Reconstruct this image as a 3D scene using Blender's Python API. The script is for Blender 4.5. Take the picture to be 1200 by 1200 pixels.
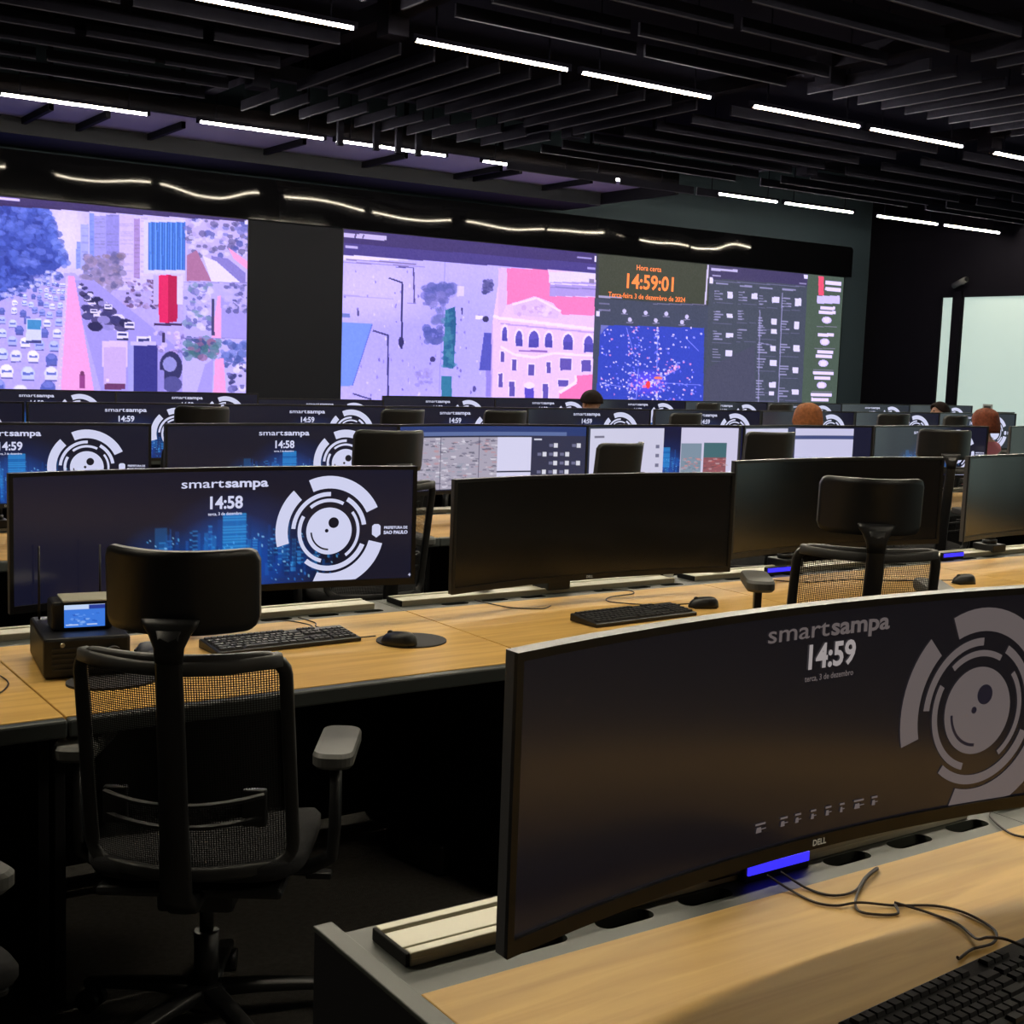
import bpy, bmesh, math, random
import numpy as np
from mathutils import Vector, Matrix

random.seed(7); rng = np.random.default_rng(7)
for o in list(bpy.data.objects): bpy.data.objects.remove(o)
SC = bpy.context.scene; COL = SC.collection
R = math.radians

# ------------------------------------------------------------------ camera, world, exposure
CAM_H, YAW, PITCH, ROLL, FPX = 1.56, 0.602137, 0.113539, 0.0351043, 1525.19
fw = Vector((math.sin(YAW)*math.cos(PITCH), math.cos(YAW)*math.cos(PITCH), -math.sin(PITCH)))
rt = Vector((math.cos(YAW), -math.sin(YAW), 0)); up = rt.cross(fw)
r2 = math.cos(ROLL)*rt + math.sin(ROLL)*up; u2 = -math.sin(ROLL)*rt + math.cos(ROLL)*up
cd = bpy.data.cameras.new('camera'); cam = bpy.data.objects.new('camera', cd); COL.objects.link(cam)
M = Matrix((( r2.x, u2.x, -fw.x, 0), (r2.y, u2.y, -fw.y, 0), (r2.z, u2.z, -fw.z, CAM_H), (0,0,0,1)))
cam.matrix_world = M
cd.sensor_width = 36; cd.sensor_fit = 'HORIZONTAL'; cd.lens = 36*FPX/1200; cd.clip_start = 0.05; cd.clip_end = 100
SC.camera = cam
w = bpy.data.worlds.new('world'); SC.world = w; w.use_nodes = True
w.node_tree.nodes['Background'].inputs[0].default_value = (0.35, 0.38, 0.5, 1)
w.node_tree.nodes['Background'].inputs[1].default_value = 0.02
SC.view_settings.view_transform = 'Standard'; SC.view_settings.look = 'None'
SC.view_settings.gamma = 1; SC.view_settings.use_curve_mapping = False
SC.view_settings.exposure = 0.0
TUBE = 335.0          # radiance of the ceiling light lines
LED = 1.5           # radiance scale of the video wall

# ------------------------------------------------------------------ materials
def lin(c):
    c = np.asarray(c, float)/255.0
    return np.where(c <= 0.04045, c/12.92, ((c+0.055)/1.055)**2.4)
MATS = {}
def mat(name, col, rough=0.5, metal=0.0, spec=0.5, noise=None, bump=None, emit=None, es=1.0):
    """noise=(scale, amount) tone variation; bump=(scale, strength)"""
    m = bpy.data.materials.new(name); m.use_nodes = True; nt = m.node_tree
    b = nt.nodes['Principled BSDF']
    b.inputs['Base Color'].default_value = (*col, 1)
    b.inputs['Roughness'].default_value = rough; b.inputs['Metallic'].default_value = metal
    b.inputs['Specular IOR Level'].default_value = spec
    if noise or bump:
        tc = nt.nodes.new('ShaderNodeTexCoord')
    if noise:
        n = nt.nodes.new('ShaderNodeTexNoise'); n.inputs['Scale'].default_value = noise[0]; n.inputs['Detail'].default_value = 4
        nt.links.new(tc.outputs['Object'], n.inputs['Vector'])
        mx = nt.nodes.new('ShaderNodeMixRGB'); a = noise[1]
        mx.inputs[1].default_value = (*[c*(1-a) for c in col], 1); mx.inputs[2].default_value = (*[min(1, c*(1+a)) for c in col], 1)
        nt.links.new(n.outputs['Fac'], mx.inputs[0]); nt.links.new(mx.outputs[0], b.inputs['Base Color'])
    if bump:
        n = nt.nodes.new('ShaderNodeTexNoise'); n.inputs['Scale'].default_value = bump[0]; n.inputs['Detail'].default_value = 3
        nt.links.new(tc.outputs['Object'], n.inputs['Vector'])
        bp = nt.nodes.new('ShaderNodeBump'); bp.inputs['Strength'].default_value = bump[1]; bp.inputs['Distance'].default_value = 0.01
        nt.links.new(n.outputs['Fac'], bp.inputs['Height']); nt.links.new(bp.outputs['Normal'], b.inputs['Normal'])
    if emit is not None:
        b.inputs['Emission Color'].default_value = (*emit, 1); b.inputs['Emission Strength'].default_value = es
    MATS[name] = m; return m
def attr_mat(name, strength, rough=0.25, spec=0.9, base=(0.006,0.006,0.007)):
    """emissive display: the picture is stored as a colour attribute on the panel"""
    m = bpy.data.materials.new(name); m.use_nodes = True; nt = m.node_tree
    b = nt.nodes['Principled BSDF']; a = nt.nodes.new('ShaderNodeAttribute'); a.attribute_name = 'picture'
    b.inputs['Base Color'].default_value = (*base, 1); b.inputs['Roughness'].default_value = rough
    b.inputs['Specular IOR Level'].default_value = spec
    nt.links.new(a.outputs['Color'], b.inputs['Emission Color']); b.inputs['Emission Strength'].default_value = strength
    MATS[name] = m; return m

mat('carpet', (0.085,0.077,0.068), 0.95, noise=(60,0.5), bump=(400,0.6))
mat('teal_wall', (0.032,0.052,0.070), 0.7, spec=0.3, noise=(1.5,0.08))
mat('grey_panel', (0.0115,0.0125,0.0185), 0.7, spec=0.15, noise=(1.2,0.1))
mat('black_wall', (0.0055,0.005,0.0085), 0.8, spec=0.05, noise=(2,0.2))
mat('brown_wall', (0.075,0.055,0.045), 0.7, noise=(1.5,0.2))
mat('ceiling_black', (0.011,0.011,0.019), 0.9, spec=0.0)
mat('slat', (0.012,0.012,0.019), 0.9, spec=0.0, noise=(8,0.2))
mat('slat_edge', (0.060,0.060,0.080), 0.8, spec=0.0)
mat('amber_halo', (0.3,0.2,0.1), 0.5, emit=(1.0,0.52,0.18), es=0.75)  # for an added glowing strip that imitates the amber halo beside each tube
mat('soffit', (0.23,0.215,0.30), 0.6, noise=(2,0.08))  # lavender cast of the screen glow is mixed into this colour
mat('rib', (0.006,0.006,0.009), 0.8, spec=0.05)
mat('black_plastic', (0.007,0.007,0.008), 0.42, noise=(30,0.25), bump=(500,0.06))
mat('chair_grey', (0.022,0.022,0.022), 0.5, noise=(25,0.2), bump=(600,0.06))
mat('chair_edge', (0.05,0.05,0.05), 0.5)
mat('arm_grey', (0.09,0.09,0.085), 0.55, noise=(20,0.15))
mat('fabric', (0.012,0.012,0.014), 0.95, noise=(90,0.4), bump=(700,0.4))
mat('chrome', (0.5,0.5,0.5), 0.25, 1.0)
mat('alu', (0.50,0.48,0.38), 0.4, 0.25, noise=(4,0.06))
mat('strip', (0.052,0.058,0.050), 0.5, noise=(6,0.1))
mat('trim_dark', (0.050,0.057,0.055), 0.45)
mat('desk_black', (0.006,0.006,0.008), 0.7, spec=0.3)
mat('hole', (0.002,0.002,0.002), 0.9)
mat('shell', (0.075,0.075,0.082), 0.4, noise=(10,0.1))
mat('bezel', (0.008,0.008,0.009), 0.35)
mat('panel_off', (0.006,0.006,0.008), 0.2, spec=0.8)
mat('blue_led', (0.02,0.02,0.3), 0.4, emit=(0.035,0.025,1.0), es=1.3)
mat('tube', (1,0.95,0.85), 0.5, emit=(1.0,0.90,0.70), es=TUBE)
mat('bronze', (0.10,0.065,0.035), 0.5)
mat('key', (0.022,0.022,0.024), 0.5)
mat('cable', (0.020,0.012,0.010), 0.5)
mat('white_plastic', (0.6,0.6,0.58), 0.4)
mat('blue_plastic', (0.04,0.07,0.35), 0.4)
mat('frost', (0.35,0.4,0.38), 0.6, emit=(0.60,0.80,0.74), es=0.58)
mat('frost_sign', (0.35,0.4,0.38), 0.6)
mat('mouse_pad', (0.035,0.033,0.036), 0.8, noise=(200,0.3))
mat('skin', (0.45,0.25,0.18), 0.55)
mat('hair_dark', (0.010,0.004,0.003), 0.7, spec=0.15, noise=(60,0.5), bump=(300,0.5))
mat('hair_auburn', (0.24,0.080,0.026), 0.65, spec=0.2, noise=(45,0.7), bump=(300,0.5))
mat('hair_red', (0.15,0.038,0.018), 0.65, spec=0.2, noise=(45,0.7), bump=(300,0.5))
mat('shirt_navy', (0.02,0.022,0.04), 0.9); mat('shirt_pink', (0.5,0.15,0.2), 0.9); mat('shirt_grey', (0.15,0.15,0.16), 0.9)
mat('trousers', (0.012,0.012,0.016), 0.9)
mat('led_frame', (0.006,0.006,0.007), 0.5)
attr_mat('video', LED, 0.5, 0.2); attr_mat('display', 0.9, 0.18); attr_mat('display_dim', 0.30, 0.18)
attr_mat('radio_lcd', 1.0, 0.2)
for n, c, s in (('print_white', (0.72,0.74,1.0), 0.85), ('print_dim', (0.80,0.66,0.66), 0.13), ('print_dimtext', (0.85,0.76,0.76), 0.36), ('print_orange', (1.0,0.22,0.05), 1.4), ('print_dark', (0.3,0.3,0.75), 0.018), ('print_grey', (0.6,0.6,0.75), 0.35), ('print_fade', (0.8,0.7,0.5), 0.22)):
    mat(n, (0.01,0.01,0.01), 0.3, emit=c, es=s)

def wood_mat():
    m = bpy.data.materials.new('wood'); m.use_nodes = True; nt = m.node_tree; b = nt.nodes['Principled BSDF']
    tc = nt.nodes.new('ShaderNodeTexCoord'); mp = nt.nodes.new('ShaderNodeMapping'); mp.inputs['Scale'].default_value = (1.1, 14, 14)
    n = nt.nodes.new('ShaderNodeTexNoise'); n.inputs['Scale'].default_value = 2.2; n.inputs['Detail'].default_value = 6; n.inputs['Distortion'].default_value = 0.6
    r = nt.nodes.new('ShaderNodeValToRGB')
    r.color_ramp.elements[0].position = 0.3; r.color_ramp.elements[0].color = (0.49,0.285,0.072,1)
    r.color_ramp.elements[1].position = 0.72; r.color_ramp.elements[1].color = (0.65,0.400,0.118,1)
    nt.links.new(tc.outputs['Object'], mp.inputs[0]); nt.links.new(mp.outputs[0], n.inputs['Vector'])
    nt.links.new(n.outputs['Fac'], r.inputs[0]); nt.links.new(r.outputs[0], b.inputs['Base Color'])
    b.inputs['Roughness'].default_value = 0.5; b.inputs['Specular IOR Level'].default_value = 0.22; MATS['wood'] = m
wood_mat()
def mesh_fabric():
    m = bpy.data.materials.new('mesh_fabric'); m.use_nodes = True; nt = m.node_tree; b = nt.nodes['Principled BSDF']
    b.inputs['Base Color'].default_value = (0.014,0.014,0.015,1); b.inputs['Roughness'].default_value = 0.8
    tc = nt.nodes.new('ShaderNodeTexCoord'); out = []
    for ax in ('X', 'Z'):
        wv = nt.nodes.new('ShaderNodeTexWave'); wv.wave_type = 'BANDS'; wv.bands_direction = ax
        wv.inputs['Scale'].default_value = 62; nt.links.new(tc.outputs['Object'], wv.inputs['Vector']); out.append(wv)
    mul = nt.nodes.new('ShaderNodeMath'); mul.operation = 'MULTIPLY'
    nt.links.new(out[0].outputs['Fac'], mul.inputs[0]); nt.links.new(out[1].outputs['Fac'], mul.inputs[1])
    gt = nt.nodes.new('ShaderNodeMath'); gt.operation = 'LESS_THAN'; gt.inputs[1].default_value = 0.19
    nt.links.new(mul.outputs[0], gt.inputs[0]); nt.links.new(gt.outputs[0], b.inputs['Alpha']); MATS['mesh_fabric'] = m
mesh_fabric()
def fascia_mat():
    m = bpy.data.materials.new('fascia_gloss'); m.use_nodes = True; nt = m.node_tree; b = nt.nodes['Principled BSDF']
    b.inputs['Base Color'].default_value = (0.003,0.003,0.004,1); b.inputs['Roughness'].default_value = 0.045; b.inputs['Specular IOR Level'].default_value = 0.12
    tc = nt.nodes.new('ShaderNodeTexCoord'); mp = nt.nodes.new('ShaderNodeMapping'); mp.inputs['Scale'].default_value = (1.0, 0.3, 0.45)
    n = nt.nodes.new('ShaderNodeTexNoise'); n.inputs['Scale'].default_value = 1.5; n.inputs['Detail'].default_value = 0
    bp = nt.nodes.new('ShaderNodeBump'); bp.inputs['Strength'].default_value = 1.0; bp.inputs['Distance'].default_value = 0.028
    nt.links.new(tc.outputs['Object'], mp.inputs[0]); nt.links.new(mp.outputs[0], n.inputs['Vector'])
    nt.links.new(n.outputs['Fac'], bp.inputs['Height']); nt.links.new(bp.outputs['Normal'], b.inputs['Normal']); MATS['fascia_gloss'] = m
fascia_mat()

# ------------------------------------------------------------------ mesh helpers
class MB:
    def __init__(s): s.v = []; s.f = []; s.m = []; s.sm = []
    def add(s, vs, fs, smooth=False, mi=0):
        o = len(s.v); s.v += [tuple(v) for v in vs]
        for f in fs: s.f.append([i+o for i in f]); s.m.append(mi); s.sm.append(smooth)
        return s
    def box(s, x0, x1, y0, y1, z0, z1, mi=0, c=0.0):
        if c <= 0:
            vs = [(x,y,z) for z in (z0,z1) for y in (y0,y1) for x in (x0,x1)]
            return s.add(vs, [(0,2,3,1),(4,5,7,6),(0,1,5,4),(2,6,7,3),(0,4,6,2),(1,3,7,5)], mi=mi)
        # chamfered box
        bm = bmesh.new(); bmesh.ops.create_cube(bm, size=1)
        for v in bm.verts: v.co = ((x0+x1)/2+v.co.x*(x1-x0), (y0+y1)/2+v.co.y*(y1-y0), (z0+z1)/2+v.co.z*(z1-z0))
        bmesh.ops.bevel(bm, geom=list(bm.edges), offset=c, segments=2, profile=0.5, affect='EDGES', clamp_overlap=True)
        bm.verts.index_update()
        s.add([v.co[:] for v in bm.verts], [[v.index for v in f.verts] for f in bm.faces], mi=mi); bm.free(); return s
    def cyl(s, p0, p1, r0, r1=None, n=16, mi=0, caps=True):
        r1 = r0 if r1 is None else r1
        return s.sweep([p0, p1], [(r0,r0),(r1,r1)], n=n, mi=mi, caps=caps)
    def sweep(s, path, radii, n=10, mi=0, closed=False, caps=True, square=False, upv=None, power=2.0):
        """radii: one (a,b) or a list; superellipse section of given power"""
        P = [Vector(p) for p in path]; k = len(P)
        if not isinstance(radii, list): radii = [radii]*k
        prev = None; vs = []
        for i in range(k):
            if closed: t = (P[(i+1)%k]-P[i-1])
            else: t = P[min(i+1,k-1)]-P[max(i-1,0)]
            t.normalize()
            if upv is not None: a = Vector(upv)
            elif prev is not None: a = prev
            else: a = Vector((0,0,1)) if abs(t.z) < 0.9 else Vector((0,1,0))
            nn = a - t*a.dot(t)
            if nn.length < 1e-5: nn = Vector((1,0,0)) - t*t.x
            nn.normalize(); bb = t.cross(nn); prev = nn
            for j in range(n):
                th = 2*math.pi*(j+0.5)/n; c, d = math.cos(th), math.sin(th)
                c = math.copysign(abs(c)**(2/power), c); d = math.copysign(abs(d)**(2/power), d)
                vs.append(P[i]+bb*(c*radii[i][0])+nn*(d*radii[i][1]))
        fs = []; rng_ = k if closed else k-1
        for i in range(rng_):
            a, b = i*n, ((i+1)%k)*n
            for j in range(n): j2 = (j+1)%n; fs.append((a+j, a+j2, b+j2, b+j))
        s.add(vs, fs, smooth=(n > 6), mi=mi)
        if caps and not closed:
            s.f.append([len(s.v)-len(vs)+j for j in range(n)][::-1]); s.m.append(mi); s.sm.append(False)
            s.f.append([len(s.v)-n+j for j in range(n)]); s.m.append(mi); s.sm.append(False)
        return s
    def lathe(s, prof, c=(0,0,0), n=20, mi=0):
        vs = [(c[0]+r*math.cos(2*math.pi*j/n), c[1]+r*math.sin(2*math.pi*j/n), c[2]+z) for r, z in prof for j in range(n)]
        fs = [(i*n+j, i*n+(j+1)%n, (i+1)*n+(j+1)%n, (i+1)*n+j) for i in range(len(prof)-1) for j in range(n)]
        return s.add(vs, fs, smooth=True, mi=mi)
    def surf(s, fn, nu, nv, mi=0, smooth=True, thick=None, emi=None):
        """grid surface fn(u,v)->point; thick = vector fn offset makes a closed slab"""
        vs = [Vector(fn(i/nu, j/nv)) for j in range(nv+1) for i in range(nu+1)]; W = nu+1
        fs = [(j*W+i, j*W+i+1, (j+1)*W+i+1, (j+1)*W+i) for j in range(nv) for i in range(nu)]
        if thick is None: return s.add(vs, fs, smooth, mi)
        N = len(vs); t = Vector(thick); vs2 = vs+[v+t for v in vs]
        fs2 = list(fs)+[tuple(k+N for k in f[::-1]) for f in fs]
        s.add(vs2, fs2, smooth, mi); o = len(s.v)-2*N
        edge = [i for i in range(W)]+[j*W+nu for j in range(1,nv+1)]+[nv*W+i for i in range(nu-1,-1,-1)]+[j*W for j in range(nv-1,0,-1)]
        for a, b in zip(edge, edge[1:]+edge[:1]):
            s.f.append([o+b, o+a, o+a+N, o+b+N]); s.m.append(mi if emi is None else emi); s.sm.append(False)
        return s
    def mesh(s, name, mats):
        me = bpy.data.meshes.new(name); me.from_pydata(s.v, [], s.f)
        for m in ([mats] if isinstance(mats, str) else mats): me.materials.append(MATS[m])
        me.polygons.foreach_set('material_index', s.m); me.polygons.foreach_set('use_smooth', s.sm)
        me.update(); return me
    def build(s, name, mats, parent=None, loc=None):
        return link(name, s.mesh(name, mats), parent, loc)
def link(name, me, parent=None, loc=None, rz=0):
    o = bpy.data.objects.new(name, me); COL.objects.link(o)
    if parent is not None: o.parent = parent
    if loc is not None: o.location = loc
    if rz: o.rotation_euler = (0,0,rz)
    return o
def tag(o, label=None, cat=None, group=None, kind=None):
    if label: o['label'] = label
    if cat: o['category'] = cat
    if group: o['group'] = group
    if kind: o['kind'] = kind
    return o
def empty(name, loc, rz=0, **k):
    o = bpy.data.objects.new(name, None); COL.objects.link(o); o.location = loc; o.rotation_euler = (0,0,rz)
    o.empty_display_size = 0.05
    return tag(o, **k)
def copy_tree(o, parent=None):
    c = o.copy(); COL.objects.link(c); c.parent = parent
    for ch in [x for x in o.children]: copy_tree(ch, c)
    return c
def text_mesh(body, size, bold=0.0):
    cu = bpy.data.curves.new('lettering', 'FONT'); cu.body = body; cu.size = size; cu.offset = bold; cu.align_x = 'CENTER'; cu.align_y = 'CENTER'
    cu.resolution_u = 3
    t = bpy.data.objects.new('lettering', cu); COL.objects.link(t)
    dg = bpy.context.evaluated_depsgraph_get(); me = t.evaluated_get(dg).to_mesh()
    vs = [tuple(v.co) for v in me.vertices]; fs = [list(p.vertices) for p in me.polygons]
    t.evaluated_get(dg).to_mesh_clear(); bpy.data.objects.remove(t); bpy.data.curves.remove(cu)
    return vs, fs

# ------------------------------------------------------------------ raster painter for pictures on displays
class Pic:
    def __init__(s, w, h, col=(0,0,0)):
        s.w, s.h = w, h; s.a = np.zeros((h, w, 3)); s.a[:] = col
        s.X, s.Y = np.meshgrid((np.arange(w)+.5)/w, (np.arange(h)+.5)/h); s.map = None; s.tint = (1,1,1)
    def pt(s, p):
        if s.map is None: return p
        return s.map(*p)
    def mask(s, pts):
        pts = [s.pt(p) for p in pts]; m = np.zeros(s.X.shape, bool); n = len(pts)
        for i in range(n):
            (x0,y0),(x1,y1) = pts[i], pts[(i+1)%n]
            if y0 == y1: continue
            c = ((s.Y >= min(y0,y1)) & (s.Y < max(y0,y1))); xi = x0+(s.Y-y0)*(x1-x0)/(y1-y0); m ^= c & (s.X < xi)
        return m
    def poly(s, pts, col, a=1.0, jit=0):
        m = s.mask(pts); c = np.array(col, float)
        v = c + (rng.normal(0, jit, (int(m.sum()), 1)) if jit else 0)
        s.a[m] = s.a[m]*(1-a)+v*a; return m
    def rect(s, x0, y0, x1, y1, col, a=1.0, jit=0): return s.poly([(x0,y0),(x1,y0),(x1,y1),(x0,y1)], col, a, jit)
    def line(s, p, q, wd, col, a=1.0):
        p, q = np.array(p, float), np.array(q, float); d = q-p; L = np.hypot(*d)+1e-9; n = np.array([-d[1], d[0]])/L*wd/2
        s.poly([tuple(p+n), tuple(q+n), tuple(q-n), tuple(p-n)], col, a)
    def disc(s, x, y, rx, ry, col, a=1.0, soft=False):
        cx, cy = s.pt((x,y)); ex, ey = s.pt((x+rx,y)); gx, gy = s.pt((x,y+ry)); rx, ry = abs(ex-cx)+1e-6, abs(gy-cy)+1e-6
        d = ((s.X-cx)/rx)**2+((s.Y-cy)/ry)**2
        al = np.clip(1-d, 0, 1)*a if soft else (d < 1)*a
        s.a = s.a*(1-al[...,None])+np.array(col, float)*al[...,None]
    def blobs(s, region, n, r, cols, a=0.8, soft=False):
        x0,y0,x1,y1 = region
        for _ in range(n):
            k = rng.uniform(0.5, 1.3); s.disc(rng.uniform(x0,x1), rng.uniform(y0,y1), r*k, r*k*rng.uniform(0.5,1), cols[rng.integers(len(cols))], a, soft)
    def noise(s, amp, cell=3):
        h, w = s.h//cell+2, s.w//cell+2; n = rng.normal(0, amp, (h, w)); s.a += np.kron(n, np.ones((cell,cell)))[:s.h,:s.w,None]
    def colors(s):
        a = lin(np.clip(s.a, 0, 255)); return a*np.array(s.tint)
def picture_mesh(name, pic, fn, matname):
    """one panel mesh: a grid of pic.w x pic.h points; fn maps (u,v) arrays (v down) to xyz arrays"""
    w, h = pic.w, pic.h; u = np.linspace(0,1,w); v = np.linspace(0,1,h); U, V = np.meshgrid(u, v)
    P = np.stack(fn(U, V), -1).reshape(-1,3)
    i = np.arange(w-1); j = np.arange(h-1); I, J = np.meshgrid(i, j); a = (J*w+I).ravel()
    F = np.stack([a, a+w, a+w+1, a+1], -1)
    me = bpy.data.meshes.new(name); me.vertices.add(len(P)); me.vertices.foreach_set('co', P.ravel().astype(np.float32))
    me.loops.add(F.size); me.loops.foreach_set('vertex_index', F.ravel().astype(np.int32))
    me.polygons.add(len(F)); me.polygons.foreach_set('loop_start', (np.arange(len(F))*4).astype(np.int32))
    me.update(calc_edges=True); me.polygons.foreach_set('use_smooth', np.ones(len(F), bool))
    at = me.color_attributes.new('picture', 'FLOAT_COLOR', 'POINT')
    c = np.concatenate([pic.colors().reshape(-1,3), np.ones((w*h,1))], 1); at.data.foreach_set('color', c.ravel().astype(np.float32))
    me.materials.append(MATS[matname]); return me
def hom(h): return lambda x, y: ((h[0]*x+h[1]*y+h[2])/(h[6]*x+h[7]*y+1), (h[3]*x+h[4]*y+h[5])/(h[6]*x+h[7]*y+1))

# ================================================================== ROOM
WALL_Y, XR, XL, YB, ZC = 13.83, 16.12, -5.5, -5.0, 4.6
def struct(name, mb, m): return tag(mb.build(name, m), kind='structure')
struct('floor', MB().box(XL-.2, XR+.2, YB-.2, WALL_Y+.4, -.2, 0), 'carpet')
struct('wall_front', MB().box(XL, XR, WALL_Y+.06, WALL_Y+.3, 0, ZC), 'teal_wall')
struct('wall_left', MB().box(XL-.2, XL, YB, WALL_Y+.3, 0, ZC), 'black_wall')
struct('wall_back', MB().box(XL-.2, XR+.2, YB-.2, YB, 0, ZC), 'brown_wall')
W0, W1, WZ0, WZ1 = -3.2, 12.5, 0.06, 2.77          # strip of frosted windows in the right-hand wall
wr = MB(); wr.box(XR, XR+.2, YB, W0, 0, ZC); wr.box(XR, XR+.2, W1, WALL_Y+.3, 0, ZC); wr.box(XR, XR+.2, W0, W1, 0, WZ0); wr.box(XR, XR+.2, W0, W1, WZ1, ZC)
struct('wall_right', wr, 'black_wall')
ceiling = struct('ceiling', MB().box(XL-.2, XR+.2, YB-.2, WALL_Y+.3, ZC, ZC+.2), 'ceiling_black')
struct('trim_1', MB().box(5.83, 6.985, WALL_Y-.015, WALL_Y+.07, 0.0, 3.04, c=.004), 'grey_panel')      # dark panel between the two LED walls
# glossy black fascia above the LED walls
fa = MB(); rr = .06; x0, x1, z0, z1 = 1.2, 15.62, 3.05, 3.50
prof = [(x0,z0),(x1,z0),(x1,z1-rr)]+[(x1-rr+rr*math.cos(t), z1-rr+rr*math.sin(t)) for t in np.linspace(0, math.pi/2, 6)[1:]]+[(x0,z1)]
n = len(prof); fa.add([(x, WALL_Y-.045, z) for x, z in prof]+[(x, WALL_Y+.08, z) for x, z in prof], [list(range(n)), list(range(n,2*n))[::-1]]+[[i, i+n, (i+1)%n+n, (i+1)%n] for i in range(n)])
struct('trim_2', fa, 'fascia_gloss')
# plinth under the LED walls
struct('trim_3', MB().box(1.2, 15.6, WALL_Y-.02, WALL_Y+.07, 0.0, 0.90, c=.004), 'grey_panel')

# frosted windows
posts = [12.26, 9.7, 7.1, 4.5, 1.9, -.7]
edges = [W1]+[p for p in posts]+[W0]
for k in range(len(edges)-1):
    ya, yb = edges[k]-(.0 if k == 0 else .13), edges[k+1]
    wdo = struct('window_%d' % (k+1), MB().box(XR+.02, XR+.035, yb+.01, ya-.01, WZ0+.01, WZ1-.01), 'frost')
    f = MB(); t = .028
    for (a, b, c, d) in ((yb, ya, WZ0, WZ0+t), (yb, ya, WZ1-t, WZ1), (yb, yb+t, WZ0, WZ1), (ya-t, ya, WZ0, WZ1)): f.box(XR-.01, XR+.05, a, b, c, d)
    f.build('window_frame', 'rib', wdo)
for k, yp in enumerate(posts): struct('trim_%d' % (k+5), MB().box(XR-.04, XR+.08, yp-.135, yp+.002, WZ0-.05, WZ1+.06, c=.004), 'black_wall')
sg = empty('window_plate', (XR-.005, 11.56, 1.13), label='small grey plate stuck on the frosted glass', cat='plate')
MB().box(-.006, .004, -.08, .08, -.09, .09, c=.003).build('plate', 'frost_sign', sg)
MB().box(-.010, -.006, -.055, .055, -.065, .065, c=.001).build('inset', 'strip', sg)
cm = empty('wall_camera', (XR, 12.12, 2.93), label='small grey camera on a bracket above the frosted window', cat='camera')
MB().cyl((0,0,0), (-.12,0,.0), .018, n=10).build('bracket', 'shell', cm)
b_ = MB(); b_.cyl((-.10,.10,-.03), (-.14,-.14,.05), .04, .045, n=14); b_.build('camera_body', 'shell', cm)
MB().cyl((-.141,-.142,.051), (-.146,-.165,.058), .03, .03, n=14).build('lens', 'bezel', cm)

# ------------------------------------------------------------------ ceiling: baffle slats, checkered directions
def slat_mesh(L, along):
    h, t = .085, .02
    m = MB()
    e = (0, L, -t/2, t/2) if along == 'x' else (-t/2, t/2, 0, L)
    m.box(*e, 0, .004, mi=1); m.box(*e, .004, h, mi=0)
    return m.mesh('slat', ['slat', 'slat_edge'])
    if along == 'x': m.box(0, L, -t/2, t/2, 0, h, c=.003)
    else: m.box(-t/2, t/2, 0, L, 0, h, c=.003)
    return m.mesh('slat', 'slat')
SM = {}
def slat(x, y, L, along, z=3.70):
    k = (round(L,2), along)
    if k not in SM: SM[k] = slat_mesh(k[0], along)
    return link('slat', SM[k], ceiling, (x, y, z))
def xmod(xa, xb, ys, split=None):
    for i, y in enumerate(ys):
        if split: 
            s_ = split[i % len(split)]; slat(xa, y, s_-.04-xa, 'x'); slat(s_+.04, y, xb-s_-.04, 'x')
        else: slat(xa, y, xb-xa, 'x')
def ymod(xs, segs):
    for x in xs:
        for a, b in segs: slat(x, a, b-a, 'y')
far = [8.0+.47*i for i in range(7)] 
xmod(1.3, 4.18, [8.38,8.88,9.37,9.86,10.38,10.90], [2.7,3.43,2.7,3.43,2.7,2.2])
ymod([4.64+.281*i for i in range(11)], [(8.35,10.04),(10.42,11.20)])
xmod(7.82, 10.52, [8.33,8.82,9.29,9.75,10.22,10.72,11.08]); xmod(10.96, 13.55, [8.36,8.86,9.36,9.85,10.35,10.8,11.12]); xmod(13.9, 16.0, [8.36,8.86,9.36,9.85,10.35,10.8,11.12])
near = [4.68+.53*i for i in range(6)][1:]
xmod(4.4, 7.32, [4.70,5.22,5.76,6.27,6.80,7.22], [5.5,5.9])
ymod([7.65+.285*i for i in range(10)], [(4.3,5.82),(6.16,7.30)])
xmod(10.9, 13.5, [4.70,5.22,5.76,6.27,6.80,7.22]); ymod([1.5+.285*i for i in range(10)], [(4.3,5.82),(6.16,7.30)])
# carriers the slats hang from (dark cross beams in the gaps)
car = MB()
for y in (5.99, 10.23): car.box(1.2, 16.0, y-.05, y+.05, 3.80, 3.92)
for x in (4.36, 7.56, 10.74, 13.72): car.box(x-.06, x+.06, 3.9, 11.3, 3.82, 3.94)
car.build('slat_carrier', 'slat', ceiling)
for x, y in ((4.36,7.95),(4.36,10.2),(7.56,7.0),(7.56,10.2),(10.74,7.9),(10.74,10.2)): MB().box(x-.08, x+.08, y-.08, y+.08, 3.70, 4.0, c=.004).build('junction_box', 'slat', ceiling)

for xa, xb in ((7.47,8.87),(8.93,9.98),(10.03,10.36)): link('slat', slat_mesh(round(xb-xa,2),'x'), ceiling, (xa, 11.17, 3.505))
for x in (5.62, 6.0, 6.24, 6.46): MB().box(x-.03, x+.03, 11.20, 11.24, 3.52, 3.80, c=.003).build('drop_plate', 'slat', ceiling)
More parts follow.
